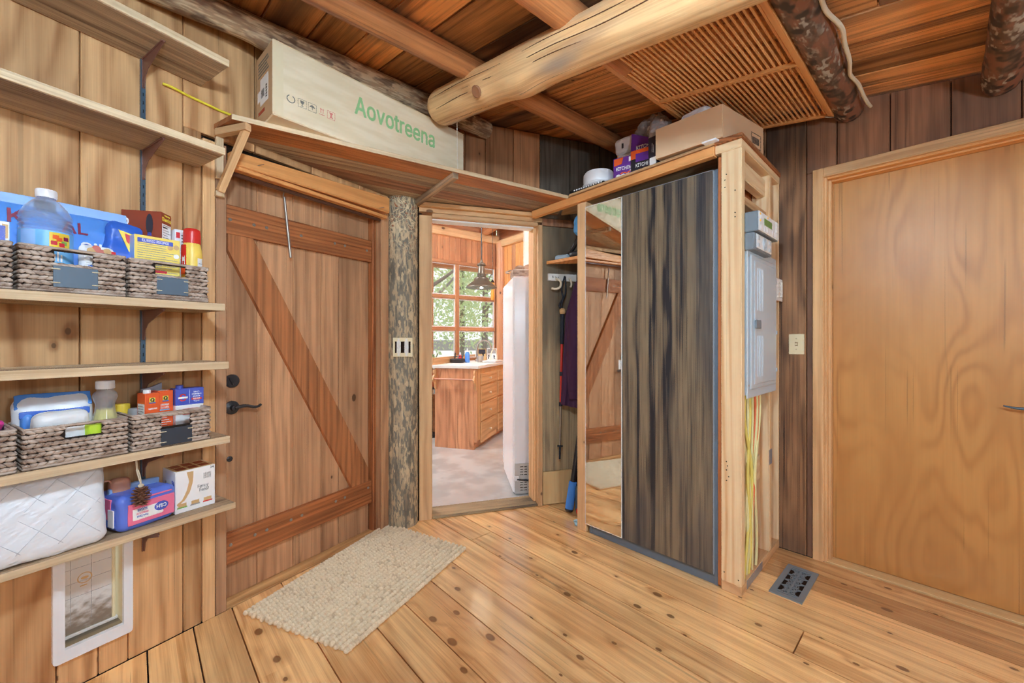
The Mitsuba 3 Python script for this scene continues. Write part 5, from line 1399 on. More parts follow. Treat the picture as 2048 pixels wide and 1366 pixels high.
# diamond quilting pressed into both faces
q = m.vertices
sx, sz = (q[:, 0] + q[:, 2] * 1.1), (q[:, 0] - q[:, 2] * 1.3)
gro = np.minimum(np.abs(np.mod(sx + .05, .085) - .0425), np.abs(np.mod(sz + .02, .095) - .0475))
PO = FL.P(-.705, .125, b3 + .129)
m.vertices[:, 1] -= np.sign(q[:, 1]) * .003 * np.exp(-(np.minimum(np.abs(np.mod(sx, .085) - .0425), np.abs(np.mod(sz, .095) - .0475)) / .003) ** 2)
mat('seam_grey', (196, 202, 208), .6, .2); mat('pouch_pearl', (222, 226, 230), .38, .5)
part(t, 'pouch', placed(m, PO, [u, w, up]), 'pouch_pearl', True)
for k in range(-4, 5):
    for sg in (1, -1):
        pts = []
        for s in np.linspace(-.5, .5, 12):
            zz_ = s * .20; xx_ = .085 * k + (.9 if sg > 0 else -.9) * zz_
            if abs(xx_) < .265: pts.append(PO + u * xx_ + up * zz_ + w * (.0345 * (1 - .30 * abs(zz_ / .131) ** 3)))
        if len(pts) > 3: part(t, 'stitch_line', tube(pts, .0007, 5), 'seam_grey', True)
part(t, 'top_strip', placed(rbox((.55, .010, .022), .004, 8), PO + up * .122 - w * .012, [u, w, up]), 'blue_metal', True, label='dark blue top strip')
t = thing('sugar_bag', 'blue and pink sugar bag lying on its side at the front of the lowest shelf', 'bag')
Y = Yaw(-.398, .158, 8)
m = rbox((.172, .155, .125), .024, 32, .005, 14, 41)
SO = Y.P(.086, -.078, b3 + .062)
part(t, 'bag', placed(m, SO, Y.A), 'sugar_blue', True)
part(t, 'panel', placed(rbox((.138, .006, .074), .002, 16, .0015, 20, 3), SO + Y.w * .0785 - Z * .006 + Y.u * .008, Y.A), 'sugar_pink', True, label='pink front panel')
part(t, 'panel', placed(rbox((.09, .006, .040), .002, 8), SO + Y.w * .0800 - Z * .009 - Y.u * .004, Y.A), 'print_white', True)
lo = SO + Y.w * .0835
el = affinity.scale(Point(0, 0).buffer(.02), 1.05, .8)
part(t, 'logo', placed(ex(el, .001, engine='earcut'), lo + Y.u * .034 - Z * .002, [Y.u, Z, np.cross(Y.u, Z)]), 'label_blue', label='blue oval brand mark, upside down')
part(t, 'lettering', words('C&H', .013, lo + Y.u * .049 + Z * .005 + Y.w * .001, -Y.u, -Z, .03), 'print_white')
part(t, 'lettering', words('SUGAR', .009, lo - Y.u * .008 + Z * .010, -Y.u, -Z, .028), 'label_blue')
part(t, 'lettering', words('Pure Cane', .007, lo - Y.u * .006 - Z * .014, -Y.u, -Z, .032), 'label_blue')
part(t, 'lettering', words('GRANULATED', .006, lo - Y.u * .004 - Z * .004, -Y.u, -Z, .036), 'sugar_pink')
part(t, 'print', placed(rbox((.15, .02, .05), .008, 8, .002, 20, 6), SO + Z * .0545 - Y.w * .02, Y.A), 'pouch_light', True)
part(t, 'print', placed(rbox((.006, .10, .07), .002, 8, .002, 20, 7), SO - Y.u * .0855 - Y.w * .02 + Z * .015, Y.A), 'sugar_pink', True)
part(t, 'print', placed(rbox((.004, .035, .06), .001, 2), SO - Y.u * .0885 + Y.w * .035 - Z * .012, Y.A), 'print_white')
part(t, 'print', placed(rbox((.10, .006, .006), .002, 2), SO + Y.w * .076 + Z * .043 + Y.u * .02, Y.A), 'sugar_pink')
t = thing('cat_food_box', 'white cat food box with a tan printed sweep, on the lowest shelf', 'box')
Y = Yaw(-.2285, .122, 0)
part(t, 'box', cbox(Y, 0, .132, -.118, 0, b3, b3 + .160, .0012), 'print_white')
part(t, 'top_print', cbox(Y, .004, .128, -.114, -.004, b3 + .160, b3 + .1606, 0), 'print_tan')
for i in range(3):
    for j in range(2): part(t, 'top_print', cbox(Y, .012 + .039 * i, .042 + .039 * i, -.105 + .05 * j, -.065 + .05 * j, b3 + .1606, b3 + .1612, 0), 'box_brown')
sweep = Polygon([(.036, .152), (.058, .152), (.056, .11), (.047, .075), (.03, .045), (.006, .03), (.004, .036), (.022, .05), (.036, .08), (.044, .115)])
part(t, 'print', placed(ex(sweep, .0005, engine='earcut'), Y.P(0, 0, b3), [Y.u, Z, np.cross(Y.u, Z)]), 'print_tan', label='tan curved sweep')
part(t, 'lettering', words('Fancy', .012, Y.P(.072, .0002, b3 + .080), Y.u, Z, .036, False), 'print_dark')
part(t, 'lettering', words('Feast', .012, Y.P(.078, .0002, b3 + .065), Y.u, Z, .032, False), 'print_dark')
part(t, 'lettering', words('24', .008, Y.P(.115, .0002, b3 + .148), Y.u, Z, .013), 'print_dark')
part(t, 'barcode', cat([plate(Y, .092 + .0024 * i, .0932 + .0024 * i, .0, b3 + .112, b3 + .135, .0004) for i in range(11)]), 'print_grey')
for i, m_ in enumerate(('print_green', 'print_grey', 'print_red')):
    part(t, 'print', plate(Y, .006 + .042 * i, .038 + .042 * i, 0, b3 + .018, b3 + .023), m_); part(t, 'print', plate(Y, .009 + .042 * i, .035 + .042 * i, 0, b3 + .023, b3 + .036), 'print_tan')
lf = lambda a, z: Y.P(-.0004, -.118 + a, z)
part(t, 'lettering', words('Fancy', .02, lf(.03, b3 + .095), Y.w, Z, .042, False), 'print_dark')
part(t, 'lettering', words('Feast', .02, lf(.034, b3 + .07), Y.w, Z, .042, False), 'print_dark')
part(t, 'lettering', words('24', .02, lf(.088, b3 + .105), Y.w, Z, .022), 'label_blue')
part(t, 'lettering', words('CANS', .007, lf(.088, b3 + .092), Y.w, Z, .02), 'label_blue')
t = thing('pine_cone_ornament', 'pine cone ornament hanging on a cream string with a wooden bead', 'ornament')
mat('cone_brown', (122, 84, 64), .7, .3)
CC = FL.P(-.345, .178, .652)
part(t, 'cord', tube([CC + Z * .098 + FL.u * (-.012), CC + Z * .07 - FL.u * .006, CC + Z * .046], .0022, 8), 'twine', True)
part(t, 'cord', tube([CC + Z * .098 - FL.u * .008, CC + Z * .07 - FL.u * .002, CC + Z * .046], .0020, 8), 'twine', True)
part(t, 'cord', tube([CC + Z * .136 - FL.w * .004 - FL.u * .012, CC + Z * .097 - FL.u * .010], .003, 8), 'twine', True)
bd = trimesh.creation.icosphere(2, .0085); bd.vertices *= [1, 1, .85]; bd.apply_translation(CC + Z * .040)
part(t, 'bead', bd, 'twine', True)
sc_ = trimesh.creation.icosphere(1); Vs, Fs = [], []
for k in range(64):
    f = (k + .5) / 64; a = k * 2.39996
    rad = .005 + .021 * math.sin(math.pi * min(.98, .12 + .8 * f)) ; zc = .026 - .05 * f
    el_ = -.25 + .9 * (1 - f)
    dd_ = np.array([math.cos(a) * math.cos(el_), math.sin(a) * math.cos(el_), math.sin(el_)])
    tn = np.array([-math.sin(a), math.cos(a), 0]); nn = np.cross(dd_, tn)
    lfv = sc_.vertices * [.0095, .0055, .0018]
    Vs.append(CC + Z * zc + dd_ * rad * .8 + lfv[:, :1] * dd_ + lfv[:, 1:2] * tn + lfv[:, 2:] * nn); Fs.append(sc_.faces + 42 * k)
part(t, 'scale', trimesh.Trimesh(np.vstack(Vs), np.vstack(Fs), process=False), 'cone_brown', True, kind='stuff')
part(t, 'core', tube([CC + Z * .032, CC + Z * .0, CC - Z * .022], [.006, .011, .005], 12), 'cone_brown', True)
t = thing('copper_cup', 'copper coloured scoop at the back of the lowest shelf behind the sugar bag', 'scoop')
cb = FL.P(-.375, .045, .674)
part(t, 'bowl', placed(rbox((.06, .04, .07), .019, 8), FL.P(-.368, .05, b3 + .135), FL.A), 'copper', True)
part(t, 'stand', cbox(FL, -.385, -.35, .035, .065, b3, b3 + .105, .004), 'dark_gap')
part(t, 'handle', tube([FL.P(-.39, .06, b3 + .15), FL.P(-.405, .06, b3 + .17), FL.P(-.425, .06, b3 + .15), FL.P(-.43, .06, b3 + .11)], .003, 8), 'copper', True)

# ---- pet door
t = thing('pet_door', 'white framed pet door with a dirty translucent flap, low in the left wall', 'pet door')
def dirt(p, n, uv):
    zz = p.z
    a = mikit.fbm(p.x * 40, p.y * 40, p.z * 50, 4)
    m_ = mikit.smoothstep(.30, .17, zz + (a - .5) * .22)
    return mikit.mix(lin((214, 212, 208)), lin((112, 92, 66)), m_ * .85)


mat('dirty_flap', mikit.proc(dirt), .35, .4)
ou = affinity.translate(sbox(.012, .012, .19, .37).buffer(.012), -.5235, .112)
ins = sbox(-.4955, .152, -.347, .455)
part(t, 'frame', placed(ex(ou.difference(ins), .018, engine='earcut'), FL.P(0, .001, 0), [FL.u, Z, np.cross(FL.u, Z)]) if np.cross(FL.u, Z) @ FL.w > 0 else placed(ex(ou.difference(ins), .018, engine='earcut'), FL.P(0, .019, 0), [FL.u, Z, np.cross(FL.u, Z)]), 'white_plastic')
part(t, 'tunnel', cat([cbox(FL, -.4975, -.4955, -.09, .002, .15, .46, 0), cbox(FL, -.347, -.345, -.09, .002, .15, .46, 0), cbox(FL, -.4975, -.345, -.09, .002, .45, .456, 0)]), 'cream_plastic')
part(t, 'sill', [bx(FL, -.4955, -.347, -.09, .002, .148, .154, 'weather', 0, 0)], 'wood_matte')
fl = part(t, 'flap', cbox(FL, -.4945, -.366, -.042, -.036, .170, .452, .001), 'dirty_flap', label='translucent flap stained with dirt')
for u_ in (-.472, -.420): part(fl, 'line', cbox(FL, u_ - .0006, u_ + .0006, -.036, -.0356, .20, .452, 0), 'print_grey')
for z_ in (.295, .345, .395): part(fl, 'line', cbox(FL, -.494, -.367, -.036, -.0356, z_ - .0006, z_ + .0006, 0), 'print_grey')
part(fl, 'emblem', placed(ex(unary_union([Point(0, 0).buffer(.019).difference(Point(0, 0).buffer(.016)), affinity.scale(Point(0, 0).buffer(.01), 1, .5), sbox(-.012, -.028, .006, -.024)]), .0005, engine='earcut'), FL.P(-.437, -.0357, .353), [FL.u, Z, np.cross(FL.u, Z)]), 'print_tan')
part(t, 'bar', cbox(FL, -.4945, -.350, -.046, -.030, .160, .170, .002), 'white_enamel')
part(t, 'side_strip', cbox(FL, -.366, -.356, -.046, -.034, .165, .455, .002), 'cream_plastic')

# ================================================================== ON TOP OF THE CLOSET
dz = lambda u: 2.126 + .0262 * (u + .47) + .001
t = thing('flat_carton', 'low open brown cardboard carton on the closet top at its right end', 'carton')
FQ = Frame(FK.P(.783, .034, 0)[:2], 136.2 - 180)   # u runs back to the left
mat('carton_tan', (218, 186, 150), .6, .25); mat('carton_inside', (190, 150, 112), .7, .2)
zq = 2.1665
O0 = FK.P(.79, .036, zq); ul, ub = -FK.u, -FK.w * .985 + FK.u * .17; ub /= np.linalg.norm(ub)
def slab(a0, a1, b0, b1, h0, h1):
    C = [O0 + ul * a + ub * b + Z * h for a in (a0, a1) for b in (b0, b1) for h in (h0, h1)]
    v, f, _ = hexa(C, 'trim', 0, .0012); return trimesh.Trimesh(v, f, process=False)
BW, BD, BH = .335, .40, .157
part(t, 'side', slab(0, BW, 0, .004, 0, BH), 'carton_tan'); part(t, 'side', slab(0, .004, .004, BD, 0, BH), 'carton_tan')
part(t, 'side', slab(0, BW, BD, BD + .004, 0, BH), 'carton_tan'); part(t, 'side', slab(BW - .004, BW, .004, BD, 0, BH), 'carton_tan')
part(t, 'bottom', slab(.004, BW - .004, .004, BD, .0, .004), 'carton_inside')
fr_o = O0 + ub * (BD - .012) + Z * .03
gw = sbox(0, 0, .10, .075).difference(sbox(.003, .003, .097, .072))
part(t, 'print', placed(ex(gw.union(unary_union([sbox(.012 + .012 * i, .02, .02 + .012 * i, .055) for i in range(6)])), .0006, engine='earcut'), O0 - ul * .0001 + ub * (BD - .125) + Z * .028, [ub, Z, np.cross(ub, Z)]) , 'ink')
t = thing('white_card', 'folded white and blue card under the carton at the right end of the beam', 'card')
put(t, slab(.02, .085, -.02, .05, -.012, -.003), 'pouch_white')
t = thing('green_bag', 'bright green and white plastic bag bulging out of the open carton', 'bag')
mat('lime_bag', (176, 214, 46), .35, .45)
part(t, 'bag', placed(rbox((.24, .24, .15), .07, 32, .022, 9, 51), O0 + ul * .215 + ub * .17 + Z * .112, np.array([ul, ub, np.cross(ul, ub)])), 'lime_bag', True)
part(t, 'bag', placed(rbox((.15, .16, .07), .03, 32, .016, 14, 52), O0 + ul * .17 + ub * .13 + Z * .182, np.array([ul, ub, np.cross(ul, ub)])), 'pouch_white', True, label='white crumpled part')
part(t, 'print', placed(rbox((.06, .06, .025), .01, 16, .006, 20, 53), O0 + ul * .235 + ub * .10 + Z * .186, np.array([ul, ub, np.cross(ul, ub)])), 'print_green', True)
t = thing('plastic_bag', 'crumpled clear plastic bag on top between the purple boxes and the carton', 'plastic bag')
scene['film'] = {'type': 'twosided', 'bsdf': {'type': 'principled', 'base_color': rgb(206, 200, 198), 'roughness': .15, 'specular': .8}}
scene['film_thin'] = {'type': 'blendbsdf', 'weight': .3, 'a': {'type': 'thindielectric', 'int_ior': 1.6}, 'b': {'type': 'ref', 'id': 'film'}}
mat('film_grey', (186, 178, 176), .2, .7)
mm = rbox((.20, .16, .20), .07, 64, .06, 13, 61)
part(t, 'film', placed(mm, FK.P(.335, -.20, 2.42), FK.A), 'film_thin', False)
part(t, 'crease', placed(rbox((.13, .10, .15), .05, 32, .035, 18, 62), FK.P(.375, -.16, 2.40), FK.A), 'film_grey', True)
part(t, 'base', placed(rbox((.16, .12, .16), .04, 16, .01, 12, 63), FK.P(.37, -.22, 2.25), FK.A), 'film_grey', True)
mat('purple_box', (104, 52, 148), .4, .4); mat('box_orange', (232, 96, 44), .4, .4); mat('box_black', (42, 38, 46), .4, .4)
t = thing('bag_box', 'purple and orange box of kitchen bags standing upright in front', 'box')
zb1 = dz(.2)
Yk = Yaw(0, 0, 0)
class KY:
    def __init__(s, u, w, deg):
        a = math.radians(deg); s.o = FK.P(u, w, 0); s.u = FK.u * math.cos(a) - FK.w * math.sin(a); s.w = FK.w * math.cos(a) + FK.u * math.sin(a); s.A = np.array([s.u, s.w, Z])
    def P(s, u, w, z): return s.o + s.u * u + s.w * w + Z * z
Y = KY(.168, -.01, 14)
part(t, 'box', cbox(Y, 0, .135, -.105, 0, zb1, zb1 + .128, .0012), 'purple_box')
part(t, 'print', placed(ex(Polygon([(.004, .122), (.06, .126), (.05, .088), (.004, .082)]), .0006, engine='earcut'), Y.P(0, .0, zb1), [Y.u, Z, np.cross(Y.u, Z)]), 'box_orange')
part(t, 'print', plate(Y, .092, .130, 0, zb1 + .095, zb1 + .122), 'print_white')
part(t, 'lettering', words('KITCHEN', .020, Y.P(.018, .0003, zb1 + .052), Y.u, Z, .086), 'print_white')
part(t, 'lettering', words('Bags', .010, Y.P(.098, .0003, zb1 + .036), Y.u, Z, .026), 'print_white')
part(t, 'print', placed(ex(unary_union([affinity.scale(Point(.03 + .028 * i, .012).buffer(.018), 1, 1) for i in range(4)]).intersection(sbox(.002, .001, .133, .03)), .0006, engine='earcut'), Y.P(0, 0, zb1), [Y.u, Z, np.cross(Y.u, Z)]), 'print_white')
part(t, 'print', placed(ex(unary_union([affinity.rotate(affinity.scale(Point(.05 + .02 * i, .034).buffer(.008), 1.4, .5), 25 * (-1) ** i) for i in range(4)]), .0008, engine='earcut'), Y.P(0, 0, zb1), [Y.u, Z, np.cross(Y.u, Z)]), 'box_orange')
part(t, 'side', cbox(Y, .135, .1356, -.104, -.001, zb1 + .001, zb1 + .127, 0), 'box_orange')
t = thing('bag_box', 'open purple box of kitchen bags with its lid up, left of the black carton', 'box')
Y2 = KY(.270, -.03, 8)
part(t, 'box', cbox(Y2, 0, .13, -.105, 0, zb1, zb1 + .145, .0012), 'box_black')
part(t, 'print', plate(Y2, .001, .129, 0, zb1 + .095, zb1 + .144), 'box_orange'); part(t, 'print', plate(Y2, .03, .129, .0006, zb1 + .075, zb1 + .122), 'purple_box')
part(t, 'lettering', words('KITCHEN', .020, Y2.P(.03, .0006, zb1 + .045), Y2.u, Z, .09), 'print_white')
part(t, 'print', placed(ex(unary_union([Point(.02 + .03 * i, .014).buffer(.016) for i in range(4)]).intersection(sbox(.002, .001, .128, .04)), .0006, engine='earcut'), Y2.P(0, 0, zb1), [Y2.u, Z, np.cross(Y2.u, Z)]), 'print_grey')
u2, l2 = Y2.u, Z * .97 - Y2.w * .22
lid = placed(ex(Polygon([(-.01, 0), (.13, 0), (.13, .10), (.10, .085), (-.015, .15)]), .003, engine='earcut'), Y2.P(-.012, -.055, zb1 + .145), [u2, l2, np.cross(u2, l2)])
lk = part(t, 'lid', lid, 'purple_box', label='raised purple lid')
part(lk, 'lettering', words('KITCHEN', .026, Y2.P(.012, -.0555, zb1 + .168) + np.cross(u2, l2) * .0035, u2, l2, .11), 'print_white')
part(lk, 'lettering', words('50 GAL', .010, Y2.P(.03, -.0595, zb1 + .202) + np.cross(u2, l2) * .0035, u2, l2, .04), 'print_white') if False else None
t = thing('black_carton', 'black printed carton squeezed between the purple box and the brown carton', 'carton')
Y3 = KY(.405, .004, -6)
part(t, 'box', cbox(Y3, -.008, .045, -.09, 0, zb1 + .004, zb1 + .165, .0012), 'box_black')
part(t, 'print', plate(Y3, .0, .04, 0, zb1 + .012, zb1 + .052), 'print_white'); part(t, 'print', cat([plate(Y3, .014, .018, 0, zb1 + .08, zb1 + .13), plate(Y3, .022, .026, 0, zb1 + .075, zb1 + .12)]), 'print_grey')
part(t, 'flap', cbox(Y3, -.004, .045, -.085, -.08, zb1 + .165, zb1 + .205, .001), 'carton_inside')
t = thing('wrapped_roll', 'white plastic wrapped pack of tissue behind the purple kitchen bag box', 'pack')
mat('tissue_white', (220, 216, 216), .35, .45)
part(t, 'pack', placed(rbox((.145, .11, .20), .025, 32, .006, 14, 71), FK.P(.175, -.185, dz(.17) + .104), FK.A), 'tissue_white', True)
part(t, 'upper_pack', placed(rbox((.15, .12, .095), .022, 32, .005, 14, 72), FK.P(.178, -.18, dz(.17) + .252), FK.A), 'tissue_white', True)
part(t, 'print', placed(rbox((.012, .003, .03), .001, 2), FK.P(.165, -.118, dz(.17) + .245), FK.A), 'ink')
t = thing('paper_towel', 'white paper roll leaning behind the round plastic tub on the closet top', 'paper roll')
rl = FK.P(-.045, -.17, dz(0) + .115); ra_ = FK.u * .86 + Z * .18 - FK.w * .45; ra_ /= np.linalg.norm(ra_)
part(t, 'roll', lathe([(.02, -.05), (.052, -.05), (.054, -.046), (.054, .076), (.052, .08), (.02, .08), (.019, .05), (.019, -.02)], 40, rl, -ra_), 'tissue_white', 40)
part(t, 'core', lathe([(.0, .01), (.0188, .01), (.0188, .06), (.0, .06)], 24, rl, -ra_), 'print_grey', 40)
t = thing('round_tub', 'white ribbed plastic tub lying upside down on the left end of the closet top', 'tub')
tb = FK.P(.015, -.085, dz(.04) + .036)
part(t, 'tub', lathe([(0, -.014), (.092, -.014), (.100, -.006), (.100, .0), (.091, .006), (.096, .022), (.095, .062), (.086, .076), (.07, .079), (0, .080)], 72, tb, Z, 72, .010), 'white_plastic', 40)
t = thing('tray', 'dark and white patterned flat tray under the round tub', 'tray')
part(t, 'tray', placed(rbox((.26, .19, .014), .006, 8), FK.P(-.01, -.075, dz(0) + .010), FK.A), 'black_plastic', 40)
part(t, 'rim', cat([cbox(FK, -.10 + .018 * k, -.09 + .018 * k, -.0005 + .02, .022, dz(0) + .006, dz(0) + .014, 0) for k in range(12)]), 'white_plastic', kind='stuff')
# ================================================================== THE KITCHEN BEYOND THE DOORWAY
Cc = np.array([-.208, 5.8])
FV = Frame(Cc - 4 * az(53)[:2], 53)              # window wall; its right end u = 4 is the kitchen's far corner
FX = Frame(Cc, 143)                              # right-hand kitchen wall
FI = Frame((-.861, 4.55), 107)                   # island end panel
FF = Frame((.008, 3.13), 82)                     # back of the refrigerator


def vinyl(p, n, uv):
    a = mikit.fbm(p.x * 7, p.y * 7, 1, 4)
    c = mikit.mix(lin((170, 174, 172)), lin((192, 197, 195)), mikit.smoothstep(.3, .7, a))
    return mikit.mix(c, lin((180, 174, 166)), mikit.smoothstep(.55, .75, mikit.fbm(p.x * 3 + 5, p.y * 3, 2, 2)) * .5)


mat('vinyl', mikit.proc(vinyl), .22, .5)
kl = FB.P(-2.6, -.17, 0); kr = FB.P(1.75, -.17, 0); ve = FV.P(-.6, 0, 0); xr = FX.P(3.1, 0, 0)
kpoly = Polygon([tuple(q[:2]) for q in (FB.P(-1.2, -.165, 0), FB.P(1.55, -.165, 0), FX.P(2.6, 0, 0), FV.P(4, 0, 0), FV.P(.2, 0, 0))])
struct('floor_kitchen', 'grey mottled vinyl kitchen floor beyond the doorway', 'floor')
put('floor_kitchen', prism(kpoly, np.array([0, 0, -.04]), np.array([1., 0, 0]), np.array([0, 1., 0]), .044), 'vinyl')
struct('ceiling_kitchen', 'pale wooden kitchen ceiling seen through the doorway', 'ceiling')
part('ceiling_kitchen', 'underlay', prism(kpoly.buffer(.1), np.array([0, 0, 2.80]), np.array([1., 0, 0]), np.array([0, 1., 0]), .03), 'dark_gap')
kf = np.array([FV.u, FV.w])
for k in range(26):
    o = FV.P(0, -.1 + .16 * k, 0); st = Polygon([tuple((o + FV.u * a + FV.w * b)[:2]) for a, b in ((-3, .002), (7, .002), (7, .158), (-3, .158))]).intersection(kpoly.buffer(.05))
    if st.is_empty or st.area < .02: continue
    loc = affinity.affine_transform(st, [kf[0][0], kf[0][1], kf[1][0], kf[1][1], 0, 0])
    for g in getattr(loc, 'geoms', [loc]):
        if g.area > .02: part('ceiling_kitchen', 'board', [woodprism(g, np.array([0, 0, 2.778]), FV.u, FV.w, .02, 'wallback', 0)] if np.cross(FV.u, FV.w)[2] > 0 else [woodprism(affinity.scale(g, 1, -1, origin=(0, 0)), np.array([0, 0, 2.778]), FV.u, -FV.w, .02, 'wallback', 0)], 'wood_matte')
struct('wall_kitchen_window', 'kitchen wall of reddish boards above a large divided window', 'wall')
RZ = [.50, .935, 1.348, 1.772, 2.212]; CU = [1.45, 2.08, 2.71, 3.342, 3.972]
for k in range(44):
    a, b = .2 + .0865 * k, .2 + .0865 * (k + 1)
    part('wall_kitchen_window', 'board', [bx(FV, a + .0015, min(b, 4.0) - .0015, -.03, 0, 2.245, 2.575, 'redwood', 2, .003)], 'wood_matte')
part('wall_kitchen_window', 'backing', [bx(FV, .2, 4.0, -.06, -.032, 2.245, 2.80, 'redwood', 0, 0), bx(FV, .2, 1.40, -.06, -.0, 0, 2.245, 'redwood', 2, 0), bx(FV, 1.40, 4.0, -.06, 0, 0, .46, 'redwood', 0, 0)], 'wood_matte')
t = struct('window_1', 'divided kitchen window in reddish wood with white edged panes', 'window')
mat('pane_edge', (226, 224, 222), .4, .4)
scene['pane'] = {'type': 'thindielectric', 'int_ior': 1.5}
part(t, 'frame', [bx(FV, 1.40, 4.0, -.05, .02, 2.206, 2.247, 'redwood', 0, .004)], 'wood_satin')
part(t, 'frame', [bx(FV, 1.40, 4.0, -.05, .03, .455, .505, 'redwood', 0, .004)], 'wood_satin')
for u_ in CU: part(t, 'mullion', [bx(FV, u_ - .027, u_ + .027 if u_ < 3.9 else 4.0, -.05, .012, .50, 2.21, 'redwood', 2, .004)], 'wood_satin')
for z_ in RZ[1:-1]: part(t, 'rail', [bx(FV, 1.45, 3.97, -.048, .009, z_ - .024, z_ + .024, 'redwood', 0, .004)], 'wood_satin')
for i in range(4):
    for j in range(4):
        a, b, c, d = CU[i] + .027, CU[i + 1] - .027, RZ[j] + (.024 if j else 0), RZ[j + 1] - (.024 if j < 3 else 0.004)
        k = part(t, 'pane', plate(FV, a, b, -.026, c, d, .004), 'pane')
        V4 = np.array([FV.P(a, -.024, c), FV.P(b, -.024, c), FV.P(b, -.024, d), FV.P(a, -.024, d)])
        scene[k] = mikit.ply((V4, np.array([[0, 1, 2], [0, 2, 3]])), 'pane')
        rr = sbox(a, c, b, d).difference(sbox(a + .014, c + .014, b - .014, d - .014))
        part(t, 'pane_edge', placed(ex(rr, .01), FV.P(0, -.018, 0), [FV.u, Z, np.cross(FV.u, Z)]), 'pane_edge')
struct('wall_kitchen_right', 'kitchen wall of orange boards behind the refrigerator', 'wall')
for k in range(30):
    a, b = .075 + .087 * k, .075 + .087 * (k + 1)
    part('wall_kitchen_right', 'board', [bx(FX, a + .0015, b - .0015, -.03, 0, 0, 2.50, 'cedar' if k % 3 else 'redwood', 2, .003)], 'wood_matte')
part('wall_kitchen_right', 'backing', [bx(FX, -.06, 2.7, -.06, -.032, 0, 2.80, 'redwood', 0, 0)], 'wood_matte')
# kitchen side of the wall with the doorway
struct('wall_kitchen_near', 'pale kitchen side of the doorway wall', 'wall')
for a, b, c, d in ((-1.2, .02, 0, 2.8), (.88, 1.55, 0, 2.8), (.02, .88, 2.09, 2.8)):
    part('wall_kitchen_near', 'board', [bx(FB, a, b, -.155, -.12, c, d, 'wallback', 2, 0)], 'wood_matte')
t = thing('log_post', 'pale peeled log post in the far corner of the kitchen', 'post')
cp = FV.P(3.985, .075, 0); put(t, [log((cp[0] - 0 + .02, cp[1] - .02, 0), (cp[0] + .02, cp[1] - .02, 2.56), .068, .066, 'redwood', 60, 32, .01, seed=44)], 'wood_satin', True)
t = thing('kitchen_beam', 'pale squared beam along the top of the kitchen window wall', 'beam')
put(t, [bx(FV, .2, 4.0, -.03, .05, 2.562, 2.672, 'trim', 0, .006)], 'wood_satin')
t = thing('kitchen_beam', 'pale beam along the top of the kitchen wall behind the refrigerator', 'beam')
put(t, [bx(FX, .03, 2.6, -.03, .05, 2.50, 2.60, 'trim', 0, .006)], 'wood_satin')
for k, (u0_, lab) in enumerate(((3.2, 'round pinkish log rafter in the kitchen ending over the corner post'), (2.2, 'round pinkish log rafter in the kitchen, left of the pendant cord'))):
    t = thing('kitchen_rafter', lab, 'log')
    a_, b_ = FV.P(u0_ + .55, .08, 2.71), FV.P(u0_ + .25, 1.6, 2.71)
    put(t, [log(a_, b_, .066, .066, 'wallback', 60, 28, .01, seed=50 + k)], 'wood_satin', True)
# unseen left kitchen wall; tall openings placed to light the floor at the doorway
q0, q1 = FB.P(-1.2, -.165, 0), FV.P(.2, 0, 0)
dv = q1 - q0; LNk = np.linalg.norm(dv[:2])
FZ = Frame(q0[:2], math.degrees(math.atan2(dv[0], dv[1])))
struct('wall_kitchen_left', 'unseen kitchen wall on the left, its wide openings placed to light the floor', 'wall')
part('wall_kitchen_left', 'board', [bx(FZ, 0, LNk, -.03, 0, 0, .12, 'redwood', 0, 0), bx(FZ, 0, LNk, -.03, 0, 2.6, 2.8, 'redwood', 0, 0)], 'wood_matte')
for a in np.linspace(0, LNk - .1, 3): part('wall_kitchen_left', 'post', [bx(FZ, a, a + .1, -.05, .0, .12, 2.6, 'redwood', 2, .003)], 'wood_matte')

# ---- island with drawers
t = thing('kitchen_island', 'oak kitchen island with drawers and a towel bar on its end', 'kitchen island')
part(t, 'body', [bx(FI, .008, .505, -1.19, -.004, .10, .886, 'oaklight', 2, .002)], 'wood_satin')
part(t, 'end_panel', [bx(FI, .0, .470, -.004, .012, .004, .886, 'oak', 2, .002)], 'wood_satin')
part(t, 'end_panel', [bx(FI, .470, .509, -.004, .012, .085, .886, 'oak', 2, .002)], 'wood_satin')
part(t, 'toe_kick', [bx(FI, .02, .465, -1.17, -.02, .004, .10, 'oak', 0, .002)], 'wood_satin')
part(t, 'worktop', cbox(FI, -.03, .535, -1.22, .035, .887, .922, .004), 'white_enamel')
part(t, 'side_ledge', [bx(FI, -.036, -.012, -1.22, .03, .922, 1.0, 'oaklight', 1, .003)], 'wood_satin')
part(t, 'side_ledge', cbox(FI, -.042, -.006, -1.22, .03, 1.0, 1.008, .002), 'white_enamel') if False else None
bk = Polygon([(.0, .87), (.055, .87), (.06, .84), (.05, .815), (.07, .79), (.082, .765), (.07, .742), (.045, .735), (.03, .70), (.022, .66), (.0, .65)])
for u_ in (.004, .488):
    part(t, 'bracket', placed(ex(bk, .018), FI.P(u_, .012, 0), [FI.w, Z, np.cross(FI.w, Z)]), 'knot_wood') if False else part(t, 'bracket', [woodprism(affinity.scale(bk, 1, 1, origin=(0, 0)), FI.P(u_, .012, 0), FI.w, Z, .018 * (1 if np.cross(FI.w, Z) @ FI.u > 0 else -1), 'oaklight', 1)], 'wood_satin')
part(t, 'towel_bar', tube([FI.P(.01, .066, .772), FI.P(.50, .066, .772)], .009, 14), 'copper', True)
